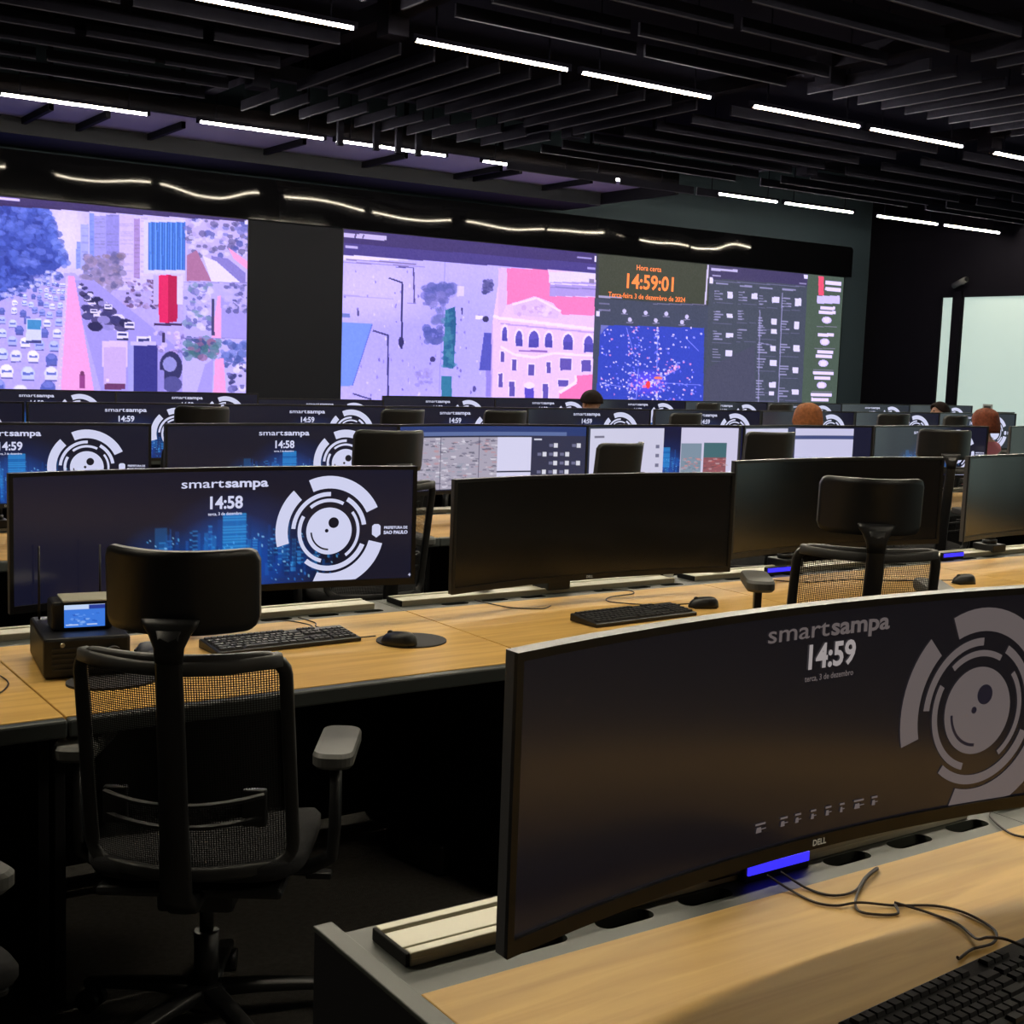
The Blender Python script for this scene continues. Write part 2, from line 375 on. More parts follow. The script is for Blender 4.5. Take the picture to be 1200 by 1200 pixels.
# soffit in front of the LED walls, with black ribs and hangers
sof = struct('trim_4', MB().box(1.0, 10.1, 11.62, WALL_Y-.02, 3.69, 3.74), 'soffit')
for x in (1.9, 2.6, 3.22, 3.72, 4.42, 5.65, 6.8, 7.98, 8.24, 9.22): MB().box(x-.022, x+.022, 12.05, 13.72, 3.63, 3.69, c=.003).build('rib', 'rib', sof)
MB().box(1.0, 10.1, 13.0, 13.78, 3.535, 3.69, c=.004).build('rear_panel', 'grey_panel', sof)
MB().box(10.1, 10.16, 11.62, 13.78, 3.56, 3.80, c=.004).build('end_rail', 'rib', sof)
MB().box(1.0, 10.1, 11.58, 11.64, 3.66, 3.80, c=.004).build('front_rail', 'rib', sof)
for x in (3.22, 4.42, 5.65, 6.8, 7.98, 9.22, 10.13): MB().box(x-.018, x+.018, 12.05, 12.085, 3.63, ZC).build('hanger', 'rib', sof)

# ------------------------------------------------------------------ linear ceiling lights
LL = 1.2
def light_meshes():
    h = MB(); h.box(-.01, LL+.01, -.018, .018, .016, .045, c=.003)
    t = MB(); pr = [(-.0085, .016), (-.0075, .003), (-.004, -.003), (.004, -.003), (.0075, .003), (.0085, .016)]; n = len(pr)
    t.add([(0, y, z) for y, z in pr]+[(LL, y, z) for y, z in pr], [[i, i+1, i+1+n, i+n] for i in range(n-1)]+[list(range(n))[::-1], list(range(n, 2*n))], smooth=False)
    e = MB(); e.box(-.015, .015, -.019, .019, -.004, .046, c=.004)
    halo = MB().box(0, LL, .0095, .040, .004, .012); global HALO_M; HALO_M = halo.mesh('halo_strip', 'amber_halo')  # made-up amber strip on the far side, painting the tube's halo
    return h.mesh('housing', 'ceiling_black'), t.mesh('diffuser', 'tube'), e.mesh('end_cap', 'ceiling_black')
HM, TM, EM = light_meshes(); ROD = MB().cyl((0,0,.045), (0,0,1.02), .006, n=6).mesh('hanging_rod', 'ceiling_black')
ORD = ['first','second','third','fourth','fifth','sixth','seventh','eighth','ninth','tenth','eleventh','twelfth']
def lights(y, starts, where):
    for k, x in enumerate(starts):
        o = empty('linear_light', (x, y, 3.58), label=None, cat='ceiling light', group='warm linear ceiling lights')
        o['label'] = where % ORD[k] if '%s' in where else where
        link('housing', HM, o); link('diffuser', TM, o); link('halo_strip', HALO_M, o); link('end_cap', EM, o, (-.015,0,0)); link('end_cap', EM, o, (LL+.015,0,0))
        link('hanging_rod', ROD, o, (.15,0,0)); link('hanging_rod', ROD, o, (LL-.15,0,0))
pairs = lambda x0, n: [x for k in range(n) for x in (x0+2.985*k, x0+2.985*k+1.335)]
lights(11.37, [2.64]+pairs(4.32, 4), 'warm light line above the soffit edge, %s from left in the far run')
lights(7.49, pairs(1.29, 4)[1:], 'warm light line in the nearer overhead run, %s from the left')
lights(3.62, pairs(-1.69, 4), '%s warm light line overhead, above the front desks, out of the picture')
lights(-0.25, pairs(1.29, 2)[1:3], '%s warm light line overhead, behind the camera, out of the picture')

# ------------------------------------------------------------------ LED walls
def left_picture():
    p = Pic(460, 260, (188,178,235)); p.tint = (.72,.64,.92); p.map = hom([0.0006865516, -1.377867e-05, 0.3001626, -0.0001267245, 0.001307055, -0.1152726, -0.0001149605, -2.312201e-05])
    L = (196,188,244)
    p.rect(-500,60,900,420,(214,206,255)); p.disc(235,230,70,130,(238,232,255),.8,True)
    # tree mass on the left
    p.poly([(-500,60),(150,115),(190,230),(222,330),(150,390),(90,440),(-60,500),(-500,560)], (62,84,168))
    for _ in range(700):
        x, y = rng.uniform(-480,205), rng.uniform(70,470)
        if y < 300+ (205-x)*.9 and x < 120+y*.28: p.disc(x, y, rng.uniform(6,20), rng.uniform(5,16), [(44,66,150),(78,104,190),(112,136,215),(36,52,128),(92,120,205)][rng.integers(5)], .55)
    # towers
    for x0, x1, y0, y1, c in ((268,284,250,345,(150,170,235)),(284,312,190,350,(176,184,240)),(314,330,150,360,(138,160,232)),(330,372,160,380,(168,166,224)),(372,418,155,400,(152,150,214)),(418,470,160,400,(214,200,240)),(470,492,170,380,(176,150,200)),(492,520,165,370,(224,212,246))):
        p.rect(x0,y0,x1,y1,c)
        for _ in range(14): yy = rng.uniform(y0,y1); p.rect(x0+2,yy,x1-2,yy+4,tuple(np.array(c)*.85),.6)
    p.blobs((290,300,430,420), 160, 13, [(120,116,150),(150,140,170),(98,100,140),(176,160,190),(136,120,130)], .6)
    p.blobs((100,370,220,450), 60, 10, [(110,120,190),(190,180,230),(90,98,165)], .6)
    # road
    p.poly([(225,360),(262,360),(660,800),(660,1300),(-600,1300),(-600,720)], (186,178,236)); p.noise(2)
    p.poly([(250,385),(330,385),(645,640),(645,790),(360,790)], (166,160,220)); 
    p.poly([(240,370),(262,372),(352,900),(205,900)], (246,172,214)); p.poly([(232,372),(240,372),(205,900),(180,900)], (214,198,240))
    for k in range(24):
        yy = 400+k*16; p.line((236-k*1.2,yy),(236-k*1.2,yy+6),4,(252,214,236),.7)
    # queueing traffic left
    vx, vy = 232, 352
    for lane, bx in enumerate((-470,-330,-210,-110,-25,70,165)):
        t = .10+rng.uniform(0,.02)
        while t < 1.3:
            x, y = vx+(bx-vx)*t, vy+(790-vy)*t; s_ = 6+40*t
            if x > -520:
                c = [(222,226,255),(176,190,244),(240,242,255),(136,150,214),(200,214,252),(96,110,180)][rng.integers(6)]; x += rng.uniform(-.15,.15)*s_
                p.disc(x,y,s_*.62,s_*.62,c); p.rect(x-s_*.55,y-s_*.1,x+s_*.55,y+s_*.62,c); p.rect(x-s_*.46,y-s_*.12,x+s_*.46,y+s_*.16,(84,104,178),.85); p.disc(x,y-s_*.3,s_*.42,s_*.26,tuple(np.minimum(255,np.array(c)+18))); p.rect(x-s_*.55,y+s_*.56,x+s_*.55,y+s_*.72,(84,88,150),.8)
            t += (.030+.115*t)*rng.uniform(.9,1.25)
    for _ in range(160):
        q = rng.random(); p.disc(20+q*200+rng.uniform(-30,8), 445-q*85+rng.uniform(-16,16), rng.uniform(4,10), rng.uniform(3,8), [(64,84,160),(180,186,240),(110,128,200),(226,226,250)][rng.integers(4)], .7)
    for q in np.linspace(0,1,60):      # ragged crown edge
        x, y = 150+q*75+rng.uniform(-12,16), 115+q*215; p.disc(x,y,rng.uniform(8,20),rng.uniform(8,16),[(62,84,168),(92,120,205),(120,146,220)][rng.integers(3)],.6)
    for _ in range(120): p.disc(rng.uniform(-480,150), rng.uniform(90,330), rng.uniform(10,30), rng.uniform(8,20), [(104,132,214),(84,112,198),(130,152,226)][rng.integers(3)], .35)
    p.rect(92,520,146,600,(214,226,255)); p.rect(95,524,144,558,(70,150,190)); p.rect(92,596,146,606,(70,76,130))
    # opposite traffic
    for _ in range(70):
        y = rng.uniform(400,560); x = 275+(y-390)*rng.uniform(.25,1.15); s_ = 4+(y-390)*.075
        p.disc(x,y,s_*1.6,s_,[(70,66,110),(236,232,255),(40,40,80),(150,146,200),(60,60,110)][rng.integers(5)],.9)
    for x, y, s_ in ((430,580,20),(455,545,18),(505,600,26),(330,495,12),(380,480,14)): p.rect(x-s_,y-s_*.7,x+s_,y+s_*.6,(236,234,255)); p.rect(x-s_*.8,y-s_*.4,x+s_*.8,y,(60,66,120)); p.rect(x-s_,y+s_*.45,x+s_,y+s_*.8,(46,46,86))
    p.blobs((440,380,560,480), 90, 9, [(70,60,100),(180,160,200),(110,84,120),(150,140,190),(220,206,240)], .8)
    p.blobs((545,560,650,640), 40, 9, [(196,170,220),(120,110,170),(236,220,245)], .6)
    # museum block on a red pillar
    p.rect(505,175,655,362,(222,220,250)); p.rect(520,182,652,350,(76,136,212))
    for k in range(22): x = 521+k*6; p.rect(x,182,x+2.6,350,[(44,98,184),(112,172,232),(34,84,168)][k%3])
    p.poly([(556,368),(592,366),(590,535),(558,535)], (232,36,96)); p.poly([(592,366),(626,372),(622,530),(590,535)], (190,18,76)); p.rect(622,370,642,470,(226,220,246)); p.rect(538,368,556,470,(196,186,230))
    p.rect(540,536,640,545,(70,50,90))
    # truck, dark van, cars
    p.rect(358,598,448,690,(226,206,236)); p.rect(364,620,442,752,(206,184,220)); p.rect(366,748,440,768,(110,60,100)); p.rect(372,730,384,742,(240,220,250))
    p.rect(450,604,474,780,(168,172,224)); p.rect(470,612,552,900,(54,56,128)); p.rect(458,600,548,614,(206,200,240))
    p.disc(600,690,40,55,(52,54,96)); p.disc(596,680,24,26,(150,154,206)); p.disc(605,750,34,28,(84,86,140)); p.rect(553,700,575,800,(150,146,206))
    p.rect(280,715,298,765,(150,70,130)); p.disc(289,712,7,8,(120,60,100)); p.rect(570,570,580,605,(60,50,90))
    # inset column of three camera views
    p.rect(650,150,900,392,(200,190,232)); p.blobs((655,160,880,300), 140, 12, [(120,126,190),(226,220,250),(98,96,140),(180,168,210),(70,84,160)], .7)
    p.poly([(655,300),(690,280),(742,388),(655,388)], (176,120,150)); p.poly([(742,300),(800,310),(862,360),(862,395),(742,390)], (140,134,196)); p.poly([(800,270),(870,320),(870,350),(820,310)], (248,170,205)); p.poly([(712,300),(760,320),(845,395),(742,390)], (236,232,250))
    p.rect(645,396,900,586,(190,184,234)); p.blobs((650,400,740,560), 90, 12, [(130,130,190),(226,222,250),(90,96,160),(206,196,235),(120,150,170)], .7); p.poly([(770,440),(872,500),(872,590),(745,590)], (170,164,222)); p.poly([(764,440),(776,440),(776,590),(742,590)], (246,176,212)); p.rect(742,450,753,580,(70,70,110)); p.blobs((790,400,870,500), 50, 9, [(80,84,140),(200,192,232),(120,120,176)], .7)
    p.rect(640,590,900,1000,(196,190,240)); p.blobs((645,592,765,660), 70, 14, [(70,120,120),(98,140,150),(64,84,130),(150,110,140)], .7); p.blobs((780,600,872,690), 60, 13, [(86,110,176),(120,140,200),(70,90,150)], .7); p.poly([(755,660),(785,660),(810,1000),(735,1000)], (246,170,208)); p.poly([(655,900),(720,680),(750,660),(735,1000),(640,1000)], (170,164,222)); p.blobs((800,680,865,780), 24, 12, [(236,232,250),(110,110,170),(60,64,110)], .8)
    for y in (392, 587): p.line((645,y),(870,y+3),3,(150,144,200))
    # header bar
    p.poly([(-700,-100),(1000,150),(880,182),(-700,80)], (58,44,92)); p.poly([(-700,40),(0,92),(872,166),(1000,176),(1000,186),(872,180),(0,116),(-700,66)],(62,50,100))
    p.line((-20,96),(70,106),8,(226,214,250)); p.rect(858,176,872,190,(230,230,250)); p.noise(2,2)
    return p
def right_picture():
    W, Hh = 8.5, 2.12; p = Pic(900, 226, (60,62,78)); p.tint = (.74,.66,.92)
    sc = lambda h: (lambda x, y: (lambda a: (a[0]/W, a[1]/Hh))(hom(h)(x, y)))
    H5 = [0.002919083, 5.803984e-05, -0.04047386, -0.0002499222, 0.002577735, -0.3690595, -0.0001069442, -2.150969e-05]
    H6 = [0.003500216, 6.959447e-05, 3.418273, -0.000299677, 0.003090913, -0.4944701, -0.0001282348, -2.579186e-05]
    p.map = sc(H5)
    p.rect(-60,60,1126,1200,(194,186,248)); p.disc(350,650,420,330,(170,166,244),.6,True); p.disc(150,420,300,160,(222,210,250),.6,True); p.disc(590,600,140,300,(182,178,246),.7,True)
    p.noise(2,3)
    for k in range(90): p.disc(rng.uniform(10,640), rng.uniform(330,880), rng.uniform(2,5), rng.uniform(4,9), [(110,100,170),(230,222,255),(140,130,200)][rng.integers(3)], .7)
    p.rect(-60,258,380,282,(236,230,255)); p.line((0,290),(370,312),5,(150,140,190)); p.line((20,278),(330,300),6,(120,110,150),.8)
    p.poly([(-60,550),(138,560),(50,832),(-60,832)], (120,156,238)); p.line((138,560),(50,832),4,(90,110,190)); p.rect(0,515,40,532,(110,130,190))
    for (a,b,c) in (((318,315),(322,470),(208,362)),): p.line(a,b,7,(84,78,140)); p.line((240,312),a,5,(90,84,150))
    p.line((268,380),(266,670),9,(56,54,110)); p.line((210,360),(272,382),7,(60,58,110)); p.disc(264,640,12,24,(50,48,100))
    p.line((206,608),(206,880),8,(64,62,118)); p.line((140,590),(210,612),8,(70,66,120)); p.line((130,885),(128,920),7,(70,66,120)); p.line((52,866),(128,890),7,(70,66,120))
    p.line((456,290),(430,870),3,(150,146,210)); p.line((290,470),(330,470),4,(140,130,190)); p.line((10,436),(230,452),5,(160,150,205),.6)
    # trees and hedge
    p.blobs((362,392,492,440), 60, 20, [(120,122,190),(96,104,176),(150,146,210),(84,96,160)], .55); p.blobs((370,430,470,480), 30, 15, [(100,106,170),(130,130,190)], .6)
    p.blobs((400,490,450,560), 26, 15, [(128,134,190),(110,120,180)], .5); p.blobs((372,575,440,640), 34, 16, [(96,106,170),(76,90,160)], .6); p.blobs((330,760,400,830), 22, 12, [(160,150,206),(140,134,196)], .5)
    p.poly([(458,500),(500,485),(506,560),(494,756),(446,752)], (58,128,150)); p.poly([(470,500),(500,485),(506,560),(496,700)], (36,100,136)); p.rect(440,790,486,920,(52,128,150)); p.blobs((450,500,500,750), 40, 12, [(74,146,160),(30,92,130)], .5)
    p.line((530,490),(532,520),7,(70,66,120)); p.blobs((628,368,662,425), 20, 12, [(96,96,150),(70,72,126)], .7); p.rect(590,525,625,540,(245,240,255)); p.disc(635,540,14,14,(60,56,100)); p.disc(402,716,13,12,(70,66,120)); p.disc(75,514,6,14,(80,76,130)); p.disc(585,845,8,14,(90,84,150))
    p.rect(508,395,540,440,(238,226,250),.7)
    p.poly([(628,598),(678,600),(670,764),(606,762)], (84,90,178)); p.rect(636,764,662,880,(150,140,214))
    # palace facade
    p.poly([(700,315),(1126,330),(1126,1200),(660,1200),(664,560)], (236,206,238))
    p.poly([(728,316),(908,325),(930,440),(1126,445),(1126,525),(970,520),(930,470),(850,440),(760,470),(728,478)], (244,132,180)); p.poly([(690,318),(728,318),(726,478),(690,560)], (226,196,230))
    p.rect(912,334,1126,382,(234,224,240)); p.rect(916,378,1126,440,(176,160,214)); p.line((920,400),(1120,410),6,(140,130,190)); p.line((920,385),(1120,392),5,(236,226,246))
    p.poly([(750,470),(860,445),(960,500),(950,540),(760,520)], (226,198,226)); p.line((752,476),(858,448),9,(250,232,250)); p.line((858,448),(965,506),9,(250,232,250))
    p.blobs((780,480,930,525), 20, 10, [(206,170,210),(240,220,240)], .7)
    p.line((690,535),(1120,585),14,(250,236,252)); p.line((700,560),(1115,600),7,(196,166,214)); p.line((668,525),(690,535),14,(250,236,252))
    for x, y, rx, ry in ((718,605,11,32),(781,625,15,34),(846,628,22,36),(911,632,16,32),(996,640,21,34),(1086,650,20,36)): p.disc(x,y-4,rx+6,ry+7,(250,232,250)); p.disc(x,y,rx,ry,(96,88,180)); p.rect(x-rx,y,x+rx,y+ry,(82,78,166))
    p.line((700,660),(760,695),10,(250,236,252)); p.line((760,695),(850,708),12,(250,236,252)); p.line((850,708),(930,690),10,(250,236,252)); p.line((930,690),(1110,700),10,(250,236,252)); p.line((780,678),(905,682),8,(150,110,180))
    for x, y, rx, ry in ((708,705,8,24),(760,740,10,24),(835,762,13,24),(911,752,9,24),(986,738,25,26),(1076,745,21,25),(700,808,9,30),(750,845,12,32),(897,858,12,34),(975,820,22,14)): p.rect(x-rx-4,y-ry-5,x+rx+4,y+ry,(248,230,248)); p.rect(x-rx,y-ry,x+rx,y+ry,(100,88,168))
    p.rect(806,828,846,892,(92,78,186)); p.disc(826,830,24,14,(248,232,250)); p.poly([(958,860),(1030,820),(1030,788),(1126,780),(1126,1200),(958,1200)], (250,128,176)); p.line((958,862),(1032,816),14,(252,236,250)); p.line((1030,816),(1030,785),10,(252,236,250)); p.line((664,560),(660,900),6,(200,176,226))
    # header
    p.poly([(-80,60),(1200,185),(1200,345),(-80,240)], (62,50,104)); p.poly([(-80,200),(1126,300),(1126,340),(-80,252)], (72,62,128)); p.line((10,172),(200,186),20,(226,220,250),.85); p.line((60,176),(66,178),20,(62,50,104)); p.line((95,178),(100,180),20,(62,50,104)); p.line((18,222),(72,227),12,(206,200,240),.9); p.line((1036,270),(1100,276),8,(190,186,230),.8); p.rect(1112,264,1128,290,(236,236,255)); p.line((1080,316),(1115,320),8,(190,186,230),.8)
    p.rect(1088,364,1112,384,(140,130,160)); p.poly([(1122,150),(1500,180),(1500,1300),(1098,1300)], (58,62,66))
    # ---- clock and map
    p.map = sc(H6)
    p.poly([(76,150),(530,190),(530,380),(76,350)], (62,70,52)); p.poly([(60,350),(532,385),(512,1000),(40,1000)], (66,76,88)); p.line((528,215),(516,378),7,(206,204,214)); p.line((300,375),(516,378),3,(150,150,170),.7)
    p.line((75,345),(172,350),7,(190,190,215),.8); p.line((76,400),(125,402),8,(150,150,180),.7); p.rect(66,405,80,425,(230,230,250)); p.line((76,372),(120,376),5,(150,150,180),.6)
    for x, y in ((182,405),(270,412),(355,416),(440,428),(205,440),(312,443),(420,450)): p.disc(x,y,8,9,(206,206,226)); p.line((x-14,y+12),(x+14,y+12),3,(150,150,176))
    p.poly([(84,462),(512,474),(505,1000),(50,1000)], (52,74,178)); p.disc(280,700,90,60,(110,80,240),.8,True); p.poly([(84,462),(120,463),(100,480),(84,500)], (150,150,180),.6)
    for _ in range(520):
        t = rng.random()
        if t < .35: x, y = rng.uniform(80,505), rng.uniform(470,860)
        elif t < .5: x, y = 200+rng.normal(0,7)+rng.uniform(0,40), rng.uniform(470,800)
        elif t < .62: x, y = 318+rng.normal(0,6), rng.uniform(470,800)
        elif t < .75: k = rng.random(); x, y = 260+k*150, 720-k*90+rng.normal(0,9)
        elif t < .88: k = rng.random(); x, y = 80+k*400, 710+rng.normal(0,14)
        else: x, y = 280+rng.normal(0,40), 710+rng.normal(0,40)
        p.disc(x,y,rng.uniform(2.2,5),rng.uniform(2.2,4.5),[(206,206,255),(150,160,255),(235,225,255),(226,150,200),(110,120,250)][rng.integers(5)],.95)
    for a, b in (((80,700),(170,716)),((320,480),(316,640)),((440,520),(490,570)),((300,700),(410,640)),((240,640),(230,780)),((190,470),(215,560)),((350,700),(500,710))): p.line(a,b,3,(150,160,250),.7)
    p.disc(280,708,10,16,(255,70,70)); p.disc(322,680,18,6,(240,130,100)); p.disc(265,715,9,6,(250,120,160))
    # ---- board of cards
    p.poly([(536,215),(940,255),(905,1000),(505,1000)], (70,80,86)); p.poly([(536,215),(940,255),(938,300),(534,270)], (66,62,92)); p.line((540,232),(650,240),10,(226,226,245),.8); p.line((545,258),(580,262),6,(190,190,215),.8); p.rect(534,266,548,290,(235,235,250)); p.rect(924,256,940,272,(230,230,250)); p.line((905,290),(935,293),5,(180,180,205),.7); p.line((550,280),(930,305),3,(130,132,160),.7)
    for ci, (cx, ys, y0) in enumerate(((590,(340,425,505,580),290),(690,(345,422,500),300),(775,(360,450,490,560,620,710,745),308),(870,(370,465,560,650,740),315))):
        p.line((cx-30-ci*2,y0),(cx+20,y0+4),6,(170,172,200),.8)
        for i, y in enumerate(ys):
            sk = -(y-340)*.035
            for q in range(4):
                w_ = rng.uniform(14,42); p.line((cx-36+sk,y-18+q*11),(cx-36+w_+sk,y-17+q*11),4.5,(176,178,206),.75)
            if rng.random() < .9: hx = rng.uniform(10,15); hy = rng.uniform(8,18); p.rect(cx+18+sk,y-hy,cx+18+2*hx+sk,y+hy*.8,(232,234,248),.95)
            p.line((cx-40+sk,y+30),(cx+40+sk,y+33),2.5,(120,122,150),.6)
    for a, b in (((835,330),(818,780)),((742,400),(735,790)),((736,535),(790,545)),((720,785),(800,795))): p.line(a,b,4,(170,172,205),.7)
    p.poly([(520,640),(720,545),(722,790),(505,790)], (74,78,92), .8)
    p.rect(900,780,990,1000,(74,78,88))
    # ---- side list
    p.poly([(940,250),(1120,268),(1120,1000),(905,1000)], (76,96,74))
    p.rect(984,262,1006,340,(240,90,110)); p.line((1012,288),(1078,292),16,(236,230,250)); p.line((1012,312),(1076,318),15,(236,230,250)); p.rect(978,342,1072,374,(210,206,236))
    for y, x, w_ in ((392,1022,60),(410,1020,70),(502,1014,66),(572,1012,66),(590,1006,68),(660,1004,84),(680,1000,66),(748,996,86),(768,990,72)): p.line((x-w_/2,y),(x+w_/2,y+2),13,(236,228,252))
    for y, x in ((442,1018),(532,1010),(620,1004),(710,997)): p.disc(x,y,20,14,(214,206,240)); p.line((x-42,y+26),(x+42,y+28),2.5,(150,150,160),.8); p.rect(x-12,y-10,x+12,y+10,(236,230,250))
    p.noise(2,2)
    return p
def led_wall(name, x0, x1, pic, label):
    o = empty(name, (x0, WALL_Y, .92), label=label, cat='video wall')
    W = x1-x0; Hh = 2.12
    link('picture', picture_mesh('picture', pic, lambda U, V: (U*W, np.full_like(U, -.002), (1-V)*Hh), 'video'), o)
    f = MB(); f.box(-.012, W+.012, 0, .06, -.012, Hh+.012); f.build('cabinet', 'led_frame', o)
    e = MB(); e.box(-.012, -.002, -.008, 0, -.012, Hh+.01); e.box(W+.002, W+.012, -.008, 0, -.012, Hh+.01); e.box(-.012, W+.012, -.008, 0, -.012, -.002); e.build('edge_frame', 'led_frame', o)
    return o
led_wall('video_wall', 2.07, 5.815, left_picture(), 'video wall showing traffic on an avenue and a red-pillared building')
vw = led_wall('video_wall', 7.0, 15.5, right_picture(), 'wide video wall showing a plaza with pink-roofed palace, clock, map and boards')
clk = MB()
for body, size, cx, cz, bold in (('14:59:01', .27, 4.66, 1.79, .006), ('Hora certa', .10, 4.62, 1.985, .001), ('Terca-feira 3 de dezembro de 2024', .095, 4.62, 1.60, .001)):
    vs, fs = text_mesh(body, size, bold); clk.add([(cx+x, -.006, cz+y) for x, y, z in vs], fs)
clk.build('clock_digits', 'print_orange', vw)

# ================================================================== WORKSTATIONS
YB1, PITCH_Y = 1.386, 2.282                 # rear edge of the front row's wood, distance between rows
yb_of = lambda r: YB1+PITCH_Y*r
DW = .799; DZ = .74
ROWN = ['front row','second row','third row','fourth row','back row']
def desk_meshes(p):
    d = {}
    d['worktop'] = MB().box(.002, p-.002, -DW+.03, -.001, DZ-.028, DZ, c=.002).mesh('worktop', 'wood')
    d['edge_trim'] = MB().box(.001, p-.001, -DW, -DW+.03, DZ-.042, DZ-.001, c=.006).mesh('edge_trim', 'trim_dark')
    # rear service strip with stadium shaped cable slots
    s = MB(); ya, yb, y0, y1 = .032, .068, .0, .215
    s.box(.001, p-.001, y0, ya, DZ-.02, DZ-.002); s.box(.001, p-.001, yb, y1, DZ-.02, DZ-.002)
    cs = [p/2+.0565+k*.1635 for k in (-3,-2,-1,1,2,3)]; L = .052; e = .001
    for c in cs+[None]:
        x1 = p-.001 if c is None else c-L
        if x1 > e: s.box(e, x1, ya, yb, DZ-.02, DZ-.002)
        if c is not None:
            r_ = (yb-ya)/2; ym = (ya+yb)/2
            for sx in (-1, 1):      # rounded ends
                for sy in (-1, 1):
                    arc = [(c+sx*(L-r_+r_*math.sin(t)), ym+sy*r_*math.cos(t)) for t in np.linspace(0, math.pi/2, 6)]
                    pts = arc+[(c+sx*L, ym+sy*r_)]
                    if sx*sy < 0: pts = pts[::-1]
                    s.add([(x, y, DZ-.002) for x, y in pts], [list(range(len(pts)))[::-1]])
            e = c+L
    d['service_strip'] = s.mesh('service_strip', 'strip')
    t = MB(); t.box(.01, p-.01, .02, .09, DZ-.10, DZ-.09); t.box(.01, p-.01, .018, .022, DZ-.10, DZ-.02); t.box(.01, p-.01, .088, .092, DZ-.10, DZ-.02); d['cable_tray'] = t.mesh('cable_tray', 'hole')
    a = MB(); ra, rb, z0 = .074, .176, DZ-.002
    a.box(.03, p-.075, ra, rb, z0, z0+.012, c=.002); a.box(.03, p-.075, ra, ra+.018, z0+.010, z0+.020, c=.002); a.box(.03, p-.075, rb-.018, rb, z0+.010, z0+.020, c=.002); a.box(.03, p-.075, ra+.025, rb-.025, z0+.010, z0+.018, c=.002)
    d['tool_rail'] = a.mesh('tool_rail', 'alu')
    d['rail_end'] = MB().box(.024, .031, ra+.002, rb-.002, z0, z0+.019, c=.002).mesh('rail_end', 'hole')
    d['rear_panel'] = MB().box(.02, p-.02, .12, .145, .03, DZ-.10, c=.003).mesh('rear_panel', 'desk_black')
    d['under_frame'] = MB().box(.04, p-.04, -.62, -.57, DZ-.075, DZ-.03, c=.003).box(.04, p-.04, -.12, -.07, DZ-.075, DZ-.03, c=.003).mesh('under_frame', 'desk_black')
    d['leg_panel'] = MB().box(.006, .032, -.66, .19, .0, DZ-.03, c=.003).mesh('leg_panel', 'desk_black')
    return d
DM = {}
def desk(x0, p, r, label):
    p = round(p, 3)
    if p not in DM: DM[p] = desk_meshes(p)
    o = empty('workstation_desk', (x0, yb_of(r), 0), label=label, cat='desk', group='workstation desks in rows')
    for k, me in DM[p].items():
        link(k, me, o)
    link('leg_panel', DM[p]['leg_panel'], o, (p-.038, 0, 0))
    return o

# ---- monitors
A, SAG, HZ = .6075, .07, .185
yc = lambda x: -.30+SAG*(1-(np.asarray(x)/A)**2)       # front face of the panel, local
MZ = .29                                                # panel centre above the rail
def curved_slab(x0, x1, z0, z1, y_off, t, nx=24):
    m = MB(); m.surf(lambda u, v: (x0+(x1-x0)*u, float(yc(x0+(x1-x0)*u))+y_off, z0+(z1-z0)*v), nx, 1, thick=(0, t, 0)); return m
def monitor_parts():
    d = {}
    d['shell'] = curved_slab(-A, A, MZ-HZ, MZ+HZ, .006, .018).mesh('shell', 'shell')
    b = MB(); t = .011
    for x0, x1, z0, z1 in ((-A, -A+t, MZ-HZ, MZ+HZ), (A-t, A, MZ-HZ, MZ+HZ), (-A+t, A-t, MZ+HZ-t, MZ+HZ), (-A+t, A-t, MZ-HZ, MZ-HZ+.020)):
        q = curved_slab(x0, x1, z0, z1, -.001, .007, 24 if x1-x0 > .1 else 1); b.add(q.v, q.f)
    d['bezel'] = b.mesh('bezel', 'bezel')
    s = MB(); s.box(-.10, .10, -.21, -.17, MZ-.09, MZ+.09, c=.01); d['back_cover'] = s.mesh('back_cover', 'shell')
    s = MB(); s.sweep([(0,.0,.03),(0,.0,.20),(0,-.03,.26),(0,-.10,MZ),(0,-.18,MZ)], (.028,.018), n=10, power=4, upv=(0,1,.01)); d['support_arm'] = s.mesh('support_arm', 'black_plastic')
    s = MB(); s.box(-.05, .05, -.058, .058, -.006, .030, c=.005); s.cyl((0,0,.03), (0,0,.05), .034, n=16); d['rail_clamp'] = s.mesh('rail_clamp', 'black_plastic')
    vs, fs = text_mesh('DELL', .013, .0003); s = MB().add([(x, float(yc(0))-.0022, MZ-HZ+.010+y) for x, y, z in vs], fs); d['maker_mark'] = s.mesh('maker_mark', 'print_fade')
    return d
MP = monitor_parts()
XA, Z0A, Z1A = A-.011, MZ-HZ+.020, MZ+HZ-.011
scr_fn = lambda U, V: (-XA+2*XA*U, yc(-XA+2*XA*U)+.0045, Z1A+(Z0A-Z1A)*V)
